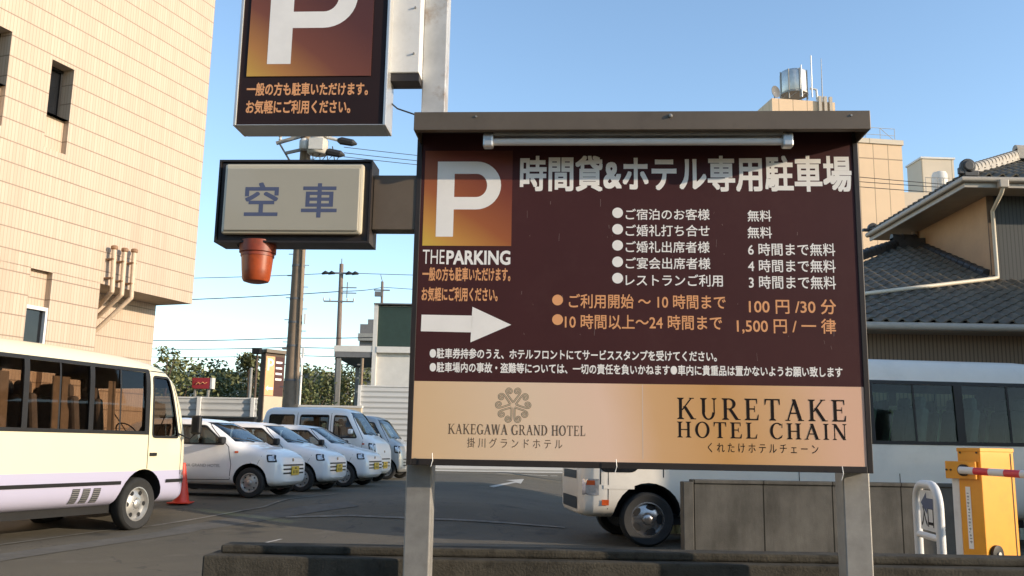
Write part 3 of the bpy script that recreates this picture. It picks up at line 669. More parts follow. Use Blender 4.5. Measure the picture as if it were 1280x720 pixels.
# ------------------------------------------------------------------ tower sign, its pole and the vacancy box
def tower():
    c = uv(530, 640)[0]; cx = (uv(544, 60, .15)[0]); t = thing('sign_pole', 'white painted square steel pole rising behind the left end of the brown board', 'pole', SO, SYAW)
    q = MB(); q.span((cx-.073, .14, 1.9), (cx+.073, .286, 6.2)); q.build('shaft', 'galvanised_rusty', t, bevel=.006)
    b0, b1 = uv(484, 94, .06), uv(526, 94, .06)
    q = MB(); q.span((b0[0]-.03, .02, b0[1]), (cx-.075, .17, b0[1]+1.3)); q.build('bracket_box', 'white_enamel', t, bevel=.006)
    q = MB(); q.span((b0[0]-.03, .03, b0[1]-.05), (cx-.075, .16, b0[1]-.003)); q.build('bracket_underside', 'frame_dark', t)  # dark box set below the bracket box as its dark underside
    q = MB()
    for k in (.12, .42): q.lathe([(.006, 0), (.006, .012)], (cx-.11, .008, b0[1]+k), 'Y', 8)
    q.build('bolt', 'galvanised', t)
    # P sign box
    y0 = -.06; s = thing('tower_parking_sign', 'dark brown illuminated box sign with a huge white P, high on the left pole', 'sign', SO, SYAW)
    l, r, z0 = uv(291, 157, y0)[0], uv(482, 157, y0)[0], uv(386, 157, y0)[1]; z1 = z0+1.62
    q = MB(); q.span((l+.018, y0+.006, z0+.008), (r-.018, y0+.18, z1)); q.build('face', 'sign_black', s)
    q = MB(); q.span((l, y0-.004, z0), (l+.018, y0+.2, z1)); q.span((r-.018, y0-.004, z0), (r, y0+.2, z1)); q.span((l+.018, y0-.004, z0), (r-.018, y0+.2, z0+.008)); q.build('frame', 'silver_trim', s, bevel=.004)
    u0, u1, v0 = uv(308, 95, y0)[0], uv(463, 95, y0)[0], uv(386, 95, y0)[1]; v1 = v0+(u1-u0)*1.08
    gradient_mat('sunset_print_tower', [(0, (.60, .36, .06)), (.13, (.46, .20, .05)), (.30, (.20, .06, .03)), (.55, (.105, .03, .02)), (1, (.06, .02, .016))], .55/(u1-u0)*.7, .75/(v1-v0)*.7, -(.55*.7*u0/(u1-u0)+.75*.7*v0/(v1-v0)), var=.05)
    q = MB(); q.span((u0, y0, v0), (u1, y0+.0055, v1)); sq = q.build('emblem_square', 'sunset_print_tower', s)
    q = MB(); W, H = u1-u0, v1-v0; p_letter(q, u0+.16*W, u0+.87*W, v0+.095*H, v0+.88*H, y0-.0006); q.build('letter', 'letter_white', sq, fixn=False)
    sign_text(s, '一般の方も駐車いただけます。', (308.5, 103, 460, 119.5), 'letter_orange', y0+.0053, .026)
    sign_text(s, 'お気軽にご利用ください。', (307.5, 125, 438, 142), 'letter_orange', y0+.0053, .026)
    a = uv(483, 124, .1); b = uv(518, 143, .1)
    q = MB(); q.tube([(a[0], .1, a[1]), ((a[0]*.6+b[0]*.4), .1, a[1]*.5+b[1]*.5-.012), (b[0], .1, b[1])], .005, 6)
    tag(q.build('power_cable', 'cable_black', loc=SO), 'thin black cable hanging from the tower sign to the hood', 'cable').rotation_euler = (0, 0, SYAW)
    # vacancy box
    y0 = -.05; v = thing('vacancy_light_box', 'cream light box reading vacant car in blue characters, on a brown arm', 'sign', SO, SYAW)
    l, r = uv(273.5, 250, y0)[0], uv(461, 250, y0)[0]; zb, zt = uv(366, 300.5, y0)[1], uv(366, 202, y0)[1]
    q = MB(); q.span((l, y0+.012, zb), (r, y0+.19, zt)); q.build('case', 'frame_dark', v, bevel=.006)
    q = MB()
    for e in (zb-.012, zt): q.span((l, y0, e), (r, y0+.2, e+.012))
    for e in (l-.012, r): q.span((e, y0, zb-.012), (e+.012, y0+.2, zt+.012))
    q.build('case_rim', 'frame_dark', v)
    k = .02; q = MB(); q.span((l+k+.014, y0-.028, zb+k+.012), (r-k-.01, y0+.011, zt-k)); q.build('cover_rim', 'lightbox_rim', v, bevel=.016)
    k = .05; q = MB(); q.span((l+k, y0-.036, zb+k), (r-k, y0-.02, zt-k)); fc = q.build('face', 'lightbox_face', v, bevel=.006)
    sign_text(v, '空', (306, 228, 348, 270), 'letter_blue', y0-.0366, .016, 'lettering'); sign_text(v, '車', (377, 229, 421.5, 272), 'letter_blue', y0-.0366, .016, 'lettering')
    a0, a1 = uv(462, 250, .02), uv(520, 250, .02); q = MB(); q.span((r+.014, .0, uv(490, 287, .0)[1]), (a1[0]+.02, .12, uv(490, 219, .0)[1])); q.build('arm', 'arm_brown', v, bevel=.004)
    # beacon
    ux, uz = uv(323, 303, .04); bt = thing('warning_beacon', 'orange red plastic beacon cup hanging under the cream light box', 'beacon', SO, SYAW)
    px = 5.25/F; q = MB()
    q.lathe([(23.5*px, 0), (23.5*px, -15*px), (21.5*px, -16*px), (21.5*px, -20*px)], (ux, .04, uz+.002), seg=28); q.build('collar', 'beacon', bt, smooth=35)
    q = MB(); q.lathe([(20.5*px, -20*px), (19*px, -38*px), (17.8*px, -49*px), (16*px, -52.5*px), (9*px, -54.5*px)], (ux, .04, uz+.002), seg=28); q.build('lens', 'beacon_lens', bt, smooth=35)
    q = MB(); q.span((ux-.05, .0, uz+.003), (ux+.05, .08, uz+.012)); q.build('bracket', 'frame_dark', bt); q = MB(); q.tube([(ux-.125, .03, uz+.0), (ux-.118, .03, uz-.025), (ux-.10, .03, uz-.03)], .005, 6); q.build('lead', 'cable_black', bt)
tower()

# ------------------------------------------------------------------ low walls in front
def front_walls():
    a = at(253, 694, 5.62); b = at(1500, 715, 5.62); ztop = a.z
    t = thing('low_street_wall', 'dark mossy low concrete wall along the bottom of the view, in front of the asphalt', 'wall', (a.x, 5.62, 0))
    q = MB(); q.span((0, 0, -.1), (b.x-a.x, .30, ztop)); q.build('wall_body', 'mossy_concrete', t, bevel=.012)
    q = MB(); q.span((.07, .11, ztop+.001), (b.x-a.x, .295, ztop+.05)); q.build('coping', 'mossy_concrete', t, bevel=.014)
    c = gp(868, 699); d = gp(1300, 705); yaw = R(2)
    h = at(856, 604, c.y).z
    t = thing('concrete_retaining_wall', 'weathered grey concrete wall panel standing in front of the white bus', 'wall', (c.x, c.y, 0), yaw)
    q = MB(); q.span((0, 0, -.1), (4.2, .14, h)); q.build('wall_body', 'wall_panels', t, bevel=.01)
    q = MB(); q.span((-.02, -.025, h+.001), (4.2, .16, h+.05)); q.build('coping', 'wall_panels', t, bevel=.01)
    q = MB(); q.span((-.14, -.03, -.1), (-.002, .17, h+.02)); q.build('end_post', 'wall_panels', t, bevel=.01)
front_walls()

# ------------------------------------------------------------------ vehicles
def pchip(tab, x, c):
    if x <= tab[0][0]: return tab[0][c]
    for i in range(len(tab)-1):
        a, b = tab[i], tab[i+1]
        if x <= b[0]:
            s = (x-a[0])/(b[0]-a[0]); d = (b[c]-a[c])/(b[0]-a[0])
            def slope(j):
                if j <= 0 or j >= len(tab)-1: return None
                h0, h1 = tab[j][0]-tab[j-1][0], tab[j+1][0]-tab[j][0]; d0, d1 = (tab[j][c]-tab[j-1][c])/h0, (tab[j+1][c]-tab[j][c])/h1
                return 0 if d0*d1 <= 0 else 2*d0*d1/(d0+d1)
            m0 = slope(i); m1 = slope(i+1); m0 = d if m0 is None else m0; m1 = d if m1 is None else m1; h = b[0]-a[0]
            return (2*s**3-3*s*s+1)*a[c]+(s**3-2*s*s+s)*h*m0+(-2*s**3+3*s*s)*b[c]+(s**3-s*s)*h*m1
    return tab[-1][c]
def loft(tab, belt, tum, nexp, inset=0.0, x0=None, x1=None, zmin=None, seg=44, step=.1):
    """body of stations (x, bottom, top, half width); superellipse sections leaning in above the belt line"""
    L = tab[-1][0]; xs = sorted(set([r[0] for r in tab]+[i*step for i in range(int(L/step)+1)]))
    if x0 is not None: xs = [x0]+[x for x in xs if x0 < x < x1]+[x1]
    mb = MB()
    for x in xs:
        zb, zt, hw = (pchip(tab, x, k) for k in (1, 2, 3)); zb += inset; zt -= inset; hw -= inset
        if zmin: zb = max(zb, zmin); zt = max(zt, zb+.02)
        zc, h = (zb+zt)/2, (zt-zb)/2
        for k in range(seg):
            a = 2*math.pi*k/seg; ca, sa = math.cos(a), math.sin(a)
            z = zc+h*math.copysign(abs(sa)**(2/nexp), sa)
            mb.v.append((x, hw*(1-tum*max(0, z-belt))*math.copysign(abs(ca)**(2/nexp), ca), z))
    for i in range(len(xs)-1):
        for k in range(seg):
            k2 = (k+1) % seg; mb.f.append((i*seg+k, i*seg+k2, (i+1)*seg+k2, (i+1)*seg+k)); mb.m.append(0)
    mb.f.append(tuple(range(seg))[::-1]); mb.m.append(0); mb.f.append(tuple((len(xs)-1)*seg+k for k in range(seg))); mb.m.append(0)
    return mb
def cut(o, cutters):
    for c in cutters:
        b = o.modifiers.new('cut', 'BOOLEAN'); b.operation = 'DIFFERENCE'; b.solver = 'EXACT'; b.object = c; b.material_mode = 'TRANSFER'
    dg = bpy.context.evaluated_depsgraph_get(); dg.update()
    me = bpy.data.meshes.new_from_object(o.evaluated_get(dg)); o.modifiers.clear(); o.data = me
    me.shade_smooth(); me.set_sharp_from_angle(angle=R(32))
    for c in cutters: bpy.data.objects.remove(c)
def rounded(poly, r, n=4):
    o = []
    for i, p in enumerate(poly):
        a = Vector(poly[i-1]); b = Vector(p); c = Vector(poly[(i+1) % len(poly)])
        ra = min(r, (a-b).length*.45, (c-b).length*.45); p0 = b+(a-b).normalized()*ra; p1 = b+(c-b).normalized()*ra
        for k in range(n+1):
            s = k/n; o.append(tuple((1-s)**2*p0+2*s*(1-s)*b+s*s*p1))
    return o
class Skin:
    def __init__(s, mb): s.t = BVHTree.FromPolygons([Vector(v) for v in mb.v], mb.f)
    def hit(s, mode, a, b, side):
        if mode == 'side': o, d = Vector((a, side*6, b)), Vector((0, -side, 0))
        elif mode == 'front': o, d = Vector((-6, a, b)), Vector((1, 0, 0))
        elif mode == 'rear': o, d = Vector((20, a, b)), Vector((-1, 0, 0))
        else: o, d = Vector((a, b, 8)), Vector((0, 0, -1))
        p, n, _, _ = s.t.ray_cast(o, d)
        if p is None:
            p, n, _, _ = s.t.find_nearest(o+d*(6 if mode != 'rear' else 14))
        if n.dot(d) > 0: n = -n
        return p, n
    def patch(s, mb, poly, mode='side', side=1, off=.004, step=.12, mi=0):
        bp = []
        for i, p in enumerate(poly):
            q = poly[(i+1) % len(poly)]; L = math.hypot(q[0]-p[0], q[1]-p[1]); n = max(1, int(L/step))
            for k in range(n): bp.append((p[0]+(q[0]-p[0])*k/n, p[1]+(q[1]-p[1])*k/n))
        x0, x1 = min(p[0] for p in bp), max(p[0] for p in bp); y0, y1 = min(p[1] for p in bp), max(p[1] for p in bp)
        inner = [Vector((x0+(i+.5)*step, y0+(j+.5)*step)) for i in range(int((x1-x0)/step)) for j in range(int((y1-y0)/step))]
        def inside(p):
            c = False
            for i in range(len(bp)):
                a, b = bp[i], bp[i-1]
                if (a[1] > p[1]) != (b[1] > p[1]) and p[0] < (b[0]-a[0])*(p[1]-a[1])/(b[1]-a[1])+a[0]: c = not c
            return c
        inner = [p for p in inner if inside(p)]
        V = [Vector(p) for p in bp]+inner; E = [(i, (i+1) % len(bp)) for i in range(len(bp))]
        r = geometry.delaunay_2d_cdt(V, E, [tuple(range(len(bp)))], 1, 1e-6)
        pts = []
        for v in r[0]:
            p, n = s.hit(mode, v[0], v[1], side); pts.append(p+n*off)
        mb.add(pts, [tuple(f) for f in r[2]], mi); return mb
    def line(s, mb, pts, wd=.012, mode='side', side=1, off=.0025, mi=0):
        P = []
        for a, b in zip(pts, pts[1:]):
            n = max(1, int(math.hypot(b[0]-a[0], b[1]-a[1])/.08))
            for k in range(n): P.append((a[0]+(b[0]-a[0])*k/n, a[1]+(b[1]-a[1])*k/n))
        P.append(pts[-1]); vs = []
        for i, p in enumerate(P):
            a, b = P[max(0, i-1)], P[min(len(P)-1, i+1)]; dx, dz = b[0]-a[0], b[1]-a[1]; ln = math.hypot(dx, dz) or 1
            for e in (-.5, .5):
                q, n = s.hit(mode, p[0]-dz/ln*wd*e, p[1]+dx/ln*wd*e, side); vs.append(q+n*off)
        mb.add(vs, [(2*i, 2*i+1, 2*i+3, 2*i+2) for i in range(len(P)-1)], mi); return mb
def cutter(poly, y0, y1, m):
    mb = MB(); mb.prism(poly, y0, y1); return mb.build('cut', m)
def arch_cut(x, z, r, y0, y1):
    mb = MB(); mb.lathe([(r, y0), (r, y1)], (x, 0, z), 'Y', 28); return mb.build('cut', 'under_black')
def wheel(parent, c, r, wd, side, kind):
    """kind: steel (small car), bus (holed steel), chrome"""
    wt = bpy.data.objects.new('wheel', None); COL.objects.link(wt); wt.parent = parent; wt.location = c
    s = side; ri = r*.64; mb = MB(); h = wd/2
    mb.lathe([(ri, -h*.8), (r*.90, -h), (r*.975, -h*.8), (r, -h*.5), (r, h*.5), (r*.975, h*.8), (r*.90, h), (ri, h*.8)], (0, 0, 0), 'Y', 36, close=True)
    mb.build('tyre', 'rubber', wt, smooth=50)
    q = MB()
    face = [(ri*1.0, -h*.7), (ri*1.02, h*.80), (ri*.94, h*.82), (ri*.90, h*.55), (ri*.84, h*.28), (ri*.62, h*.42), (ri*.40, h*.62), (ri*.30, h*.62), (ri*.27, h*.80), (ri*.20, h*.9), (0.004, h*.92)]
    q.lathe([(a, b*s) for a, b in face], (0, 0, 0), 'Y', 36)
    nh = {'steel': 8, 'bus': 6, 'chrome': 5}[kind]; hr = {'steel': .085, 'bus': .14, 'chrome': .16}[kind]
    for k in range(nh):
        a = 2*math.pi*k/nh; cx, cz = ri*.72*math.cos(a), ri*.72*math.sin(a); pts = []
        for j in range(12):
            b = 2*math.pi*j/12; e = ri*hr*(1.7 if kind == 'chrome' else 1.0)
            dx, dz = e*math.cos(b), ri*hr*math.sin(b)
            pts.append((cx-dx*math.sin(a)+dz*math.cos(a), s*(h*.46+.004), cz+dx*math.cos(a)+dz*math.sin(a)))
        q.add(pts, [tuple(range(12))], 1)
    for k in range(5):
        a = 2*math.pi*k/5+.3; q.lathe([(ri*.045, s*h*.62), (ri*.035, s*h*.74)], (ri*.35*math.cos(a), 0, ri*.35*math.sin(a)), 'Y', 8)
    q.build('rim', ['chrome' if kind == 'chrome' else 'steel_rim', 'under_black'], wt, smooth=35)
    return wt
def seat(parent, x, y, m, z=.75, facing=-1):
    q = MB(); q.box((x, y, z+.42), (.44, .44, .12)); q.box((x+.24, y, z+.80), (.12, .44, .72), rot=Matrix.Rotation(R(10), 3, 'Y')); q.box((x+.31, y, z+1.22), (.10, .28, .20), rot=Matrix.Rotation(R(8), 3, 'Y'))
    q.build('seat', m, parent, bevel=.05)

BUS = [(0, .42, .95, .72), (.015, .40, 1.10, .82), (.06, .38, 1.32, .91), (.16, .36, 1.66, .97), (.28, .36, 2.02, 1.0), (.42, .36, 2.30, 1.015), (.62, .36, 2.44, 1.025), (1.0, .36, 2.52, 1.03), (1.6, .36, 2.575, 1.035), (3, .36, 2.60, 1.035), (6.2, .36, 2.60, 1.035), (6.6, .37, 2.57, 1.03), (6.82, .40, 2.46, 1.0), (6.94, .43, 2.2, .94), (6.99, .46, 1.9, .85)]
def bus(name, label, paint, glassm, side, zw, FX, seatm, wheelk, trim):
    """side = the flank that is dressed in full (+1 right, -1 left); zw = window band bottom and top"""
    t = thing(name, label, 'bus')
    raw = loft(BUS, 1.2, .055, 7.0, seg=56, step=.15); sk = Skin(raw); o = raw.build('body', paint, t, smooth=35)
    z0, z1 = zw; RX, WR = 5.0, (.385 if side > 0 else .352)
    cabin = loft(BUS, 1.2, .055, 7.0, inset=.07, x0=.32, x1=6.8, zmin=.78, seg=40, step=.3).build('cut', 'cabin_grey')
    W = [(1.16, 2.26), (2.34, 3.44), (3.52, 4.62), (4.70, 5.70), (5.78, 6.62)] if side > 0 else [(1.30, 2.62), (2.72, 3.87), (3.99, 5.17), (5.28, 6.62)]
    dw = [(.34, z0-.08), (.98, z0-.08), (.99, z1-.05), (.60, z1-.05)]
    cs = [cabin]
    for a, b in W: cs.append(cutter([(a, z0), (b, z0), (b, z1), (a, z1)], -2, 2, 'black_plastic'))
    cs.append(cutter(rounded(dw, .06), -2, 2, 'black_plastic'))
    ws = MB(); ws.add([(x, y, z) for x in (-.6, .9) for y, z in ((-.86, 1.30), (.86, 1.30), (.78, 2.14), (-.78, 2.14))], [(0, 1, 2, 3), (7, 6, 5, 4), (0, 4, 5, 1), (1, 5, 6, 2), (2, 6, 7, 3), (3, 7, 4, 0)])
    cs.append(ws.build('cut', 'black_plastic'))
    for x in (FX, RX):
        for s in (1, -1): cs.append(arch_cut(x, WR+.03, WR+.095, *sorted((s*.60, s*1.4))))
    cut(o, cs)
    for s in (1, -1):
        band = MB()
        x0, x1 = W[0][0]-.08, W[-1][1]+.08
        xs = [x0]+[e for p in W for e in p]+[x1]
        for i in range(0, len(xs)-1, 2): sk.patch(band, [(xs[i]-.004, z0-.05), (xs[i+1]+.004, z0-.05), (xs[i+1]+.004, z1+.05), (xs[i]-.004, z1+.05)], side=s, off=.007, step=.06)
        for a, b in W:
            for zz in ((z0-.05, z0), (z1, z1+.05)): sk.patch(band, [(a, zz[0]), (b, zz[0]), (b, zz[1]), (a, zz[1])], side=s, off=.007, step=.1)
            sk.line(band, [((a+b)/2, z0), ((a+b)/2, z1)], .03, side=s, off=-.004)
        sk.line(band, rounded(dw, .06)+[rounded(dw, .06)[0]], .035, side=s, off=.006)
        band.build('window_band', 'black_plastic', t, fixn=False)
        for a, b in W:
            g = MB(); sk.patch(g, [(a, z0), (b, z0), (b, z1), (a, z1)], side=s, off=-.012, step=.3); g.build('window', glassm, t, smooth=40)
        g = MB(); sk.patch(g, rounded(dw, .06), side=s, off=-.012, step=.2); g.build('door_window', glassm, t, smooth=40)
        ln = MB(); pass
        sk.line(ln, [(1.065, .90), (1.07, z0), (1.065, z1+.03), (.54, z1+.03), (.25, z0-.06), (.24, .80)], .014, side=s); ln.build('door_seam', 'black_plastic', t, fixn=False)
        if trim == 'stripe':
            ln = MB(); sk.line(ln, [(.10, .71), (.60, .71)], .05, side=s, off=.012); sk.line(ln, [(1.60, .71), (4.48, .71)], .05, side=s, off=.012); sk.line(ln, [(5.52, .71), (6.8, .71)], .05, side=s, off=.012); ln.build('rub_strip', 'black_plastic', t, fixn=False)
            v = MB()
            for k in range(3): sk.patch(v, [(1.98+k*.20, .45), (2.12+k*.20, .45), (2.12+k*.20, .65), (1.98+k*.20, .65)], side=s, off=.006, step=.04)
            vv = v.build('vent_grille', 'vent_dark', t, fixn=False); v = MB()
            for k in range(3):
                for j in range(7): sk.line(v, [(1.985+k*.2, .465+j*.028), (2.115+k*.2, .465+j*.028)], .007, side=s, off=.008)
            v.build('louvre', 'steel_rim', vv, fixn=False)
        else:
            ln = MB(); sk.line(ln, [(.20, 1.02), (1.42, 1.02), (6.7, 1.02)], .012, side=s); sk.line(ln, [(.28, .77), (.68, .77)], .05, side=s, off=.006); sk.line(ln, [(1.56, .77), (4.5, .77)], .05, side=s, off=.006); ln.build('moulding', 'bus_white', t, fixn=False)
            ln = MB()
            for xx in (.34, 2.9, 4.3): sk.line(ln, [(xx, .40), (xx, 1.0)], .012, side=s)
            ln.build('panel_seam', 'cabin_dark', t, fixn=False)
            g = MB(); sk.patch(g, [(.26, .535), (.35, .535), (.35, .605), (.26, .605)], side=s, off=.012, step=.1); g.build('side_marker', 'lamp_orange', t, fixn=False)
        if trim != 'stripe' and s == side:
            g = MB(); sk.patch(g, rounded([(.24, .96), (.70, .96), (.86, 1.24), (.27, 1.24)], .08), side=s, off=.006, step=.1); g.build('low_window', 'window_dark', t, smooth=50)
        hd = MB(); p, n = sk.hit('side', .95, z0-.34, s); hd.box(p+n*.012, (.15, .03, .05)); hd.build('door_handle', 'black_plastic', t, bevel=.008)
        g = MB(); sk.patch(g, [(.03, .66), (.22, .66), (.22, .87), (.03, .87)], side=s, off=.008, step=.06); hl = g.build('headlight', 'lamp_clear', t, fixn=False)
        g = MB(); sk.patch(g, [(.07, .79), (.17, .79), (.17, .85), (.08, .85)], side=s, off=.014, step=.06); g.build('indicator', 'lamp_orange', hl, fixn=False)
        # mirror
        p, n = sk.hit('side', .34, z0-.02, s); mr = MB(); mr.tube([p, p+Vector((-.10, s*.16, -.08)), p+Vector((-.14, s*.22, .0))], .014, 6); mm = mr.build('mirror_arm', 'black_plastic', t)
        mr = MB(); mr.box(p+Vector((-.14, s*.24, .14)), (.09, .18, .30)); mr.build('mirror', 'black_plastic', mm, bevel=.035)
        for x in (FX, RX): wheel(t, (x, s*.86, WR), WR, .23, s, wheelk)
    # windscreen
    g = MB(); sk.patch(g, rounded([(-.86, 1.30), (.86, 1.30), (.78, 2.14), (-.78, 2.14)], .06), 'front', off=-.01, step=.2); g.build('windscreen', glassm, t, smooth=40)
    g = MB(); sk.patch(g, rounded([(-.60, .46), (.60, .46), (.60, .62), (-.60, .62)], .03), 'front', off=.006, step=.1); g.build('bumper_grille', 'black_plastic', t, fixn=False)
    g = MB(); sk.patch(g, [(-.55, .86), (.55, .86), (.55, .97), (-.55, .97)], 'front', off=.006, step=.1); g.build('grille', 'black_plastic', t, fixn=False)
    for k in (-1, 1):
        wp = MB(); pts = [sk.hit('front', k*.2+q*.12*k, 1.26+q*.16, 0) for q in range(4)]; wp.tube([p+n*.02 for p, n in pts], .009, 5); wp.build('wiper', 'black_plastic', t)
    g = MB(); g.box((3.5, 0, .34), (5.4, 1.5, .14)); g.build('chassis', 'under_black', t)
    # inside
    xs = [1.5, 2.25, 3.0, 3.75, 4.5, 5.25, 6.0]
    for x in xs:
        for y in (-.72, -.26, .42, .78) if x > 1.8 else (.5, -.55): seat(t, x, y*.95, seatm)
    q = MB(); q.box((.62, 0, 1.12), (.38, 1.7, .3)); q.build('dashboard', 'cabin_dark', t, bevel=.06)
    q = MB(); q.lathe([(.20, -.012), (.212, 0), (.20, .012), (.188, 0)], (0, 0, 0), 'Z', 24, close=True); sw = q.build('steering_wheel', 'black_plastic', t, smooth=60, loc=(.98, .5, 1.42)); sw.rotation_euler = (0, R(-48), 0)
    return t, sk
def bus_two_tone():
    m = mat('cream_lavender', (.5, .5, .5), .32, var=.02, coat=.6); n, l = nodes_of(m); b = n['Principled BSDF']
    tc = n.new('ShaderNodeTexCoord'); sp = n.new('ShaderNodeSeparateXYZ'); l.new(tc.outputs['Object'], sp.inputs[0])
    nz = n.new('ShaderNodeTexNoise'); nz.inputs['Scale'].default_value = 2; nz.inputs['Detail'].default_value = 7; l.new(tc.outputs['Object'], nz.inputs[0])
    c = mixc(n, l, mathn(n, l, 'GREATER_THAN', sp.outputs[2], .87), (.45, .44, .58), (.76, .70, .48))
    c = mixc(n, l, mathn(n, l, 'MULTIPLY', nz.outputs['Fac'], .14), c, (.45, .40, .30)); l.new(c, b.inputs['Base Color'])
bus_two_tone()
# cream bus, pointing away along the tiled building; its right flank faces the camera
lb, sk = bus('cream_bus', 'cream and lavender minibus with brown windows parked beside the tiled building', 'cream_lavender', 'glass_brown', 1, (1.45, 2.33), 1.12, 'seat_brown', 'bus', 'stripe')
th = R(250); hv = Vector((-math.cos(th), -math.sin(th), 0)); rv = Vector((-math.sin(th), math.cos(th), 0))
c = gp(172, 663); lb.location = c-Matrix.Rotation(th, 3, 'Z') @ Vector((1.12, 1.0, 0)); lb.location.z = 0; lb.scale = (1, 1, 1.06); lb.rotation_euler = (0, 0, th)
for x in (1.66, 2.56, 2.74, 3.62, 3.84, 4.72, 4.95):
    q = MB(); n = 9
    for k in range(n): 
        a = x+k*.018; yy = .86+.022*(k % 2)
        q.v += [(a, yy, 1.42), (a+.0, yy-.05, 2.16)]
    q.f = [(2*k, 2*k+2, 2*k+3, 2*k+1) for k in range(n-1)]; q.m = [0]*(n-1); q.build('curtain', 'curtain', lb, fixn=False)
rb, sk = bus('white_bus', 'white minibus with green tinted windows parked behind the brown board, facing left', 'bus_white', 'glass_green', -1, (1.44, 2.22), .87, 'seat_grey', 'chrome', 'moulding')
th = R(6); rb.scale = (1.12, 1.03, 1.10); c = gp(810, 684)
rb.location = c-Matrix.Rotation(th, 3, 'Z') @ Vector((.87*1.12, -.98, 0)); rb.location.z = 0; rb.rotation_euler = (0, 0, th)

ALTO = [(0, .30, .60, .50), (.03, .26, .72, .60), (.10, .22, .80, .665), (.3, .20, .89, .71), (.70, .19, .975, .73), (.80, .19, 1.01, .735), (1.15, .19, 1.22, .7375), (1.5, .19, 1.40, .7375), (1.75, .19, 1.455, .7375), (2.2, .19, 1.475, .7375), (2.8, .19, 1.455, .735), (3.1, .21, 1.40, .715), (3.27, .25, 1.30, .68), (3.36, .30, 1.10, .62), (3.395, .36, .90, .54)]
VAN = [(0, .30, .72, .56), (.03, .26, .88, .64), (.09, .22, 1.00, .70), (.22, .20, 1.10, .725), (.34, .20, 1.17, .73), (.60, .20, 1.48, .7375), (.85, .20, 1.78, .7375), (1.05, .20, 1.86, .7375), (1.5, .20, 1.89, .7375), (3.1, .20, 1.89, .7375), (3.26, .22, 1.84, .73), (3.36, .26, 1.6, .70), (3.395, .30, 1.3, .66)]
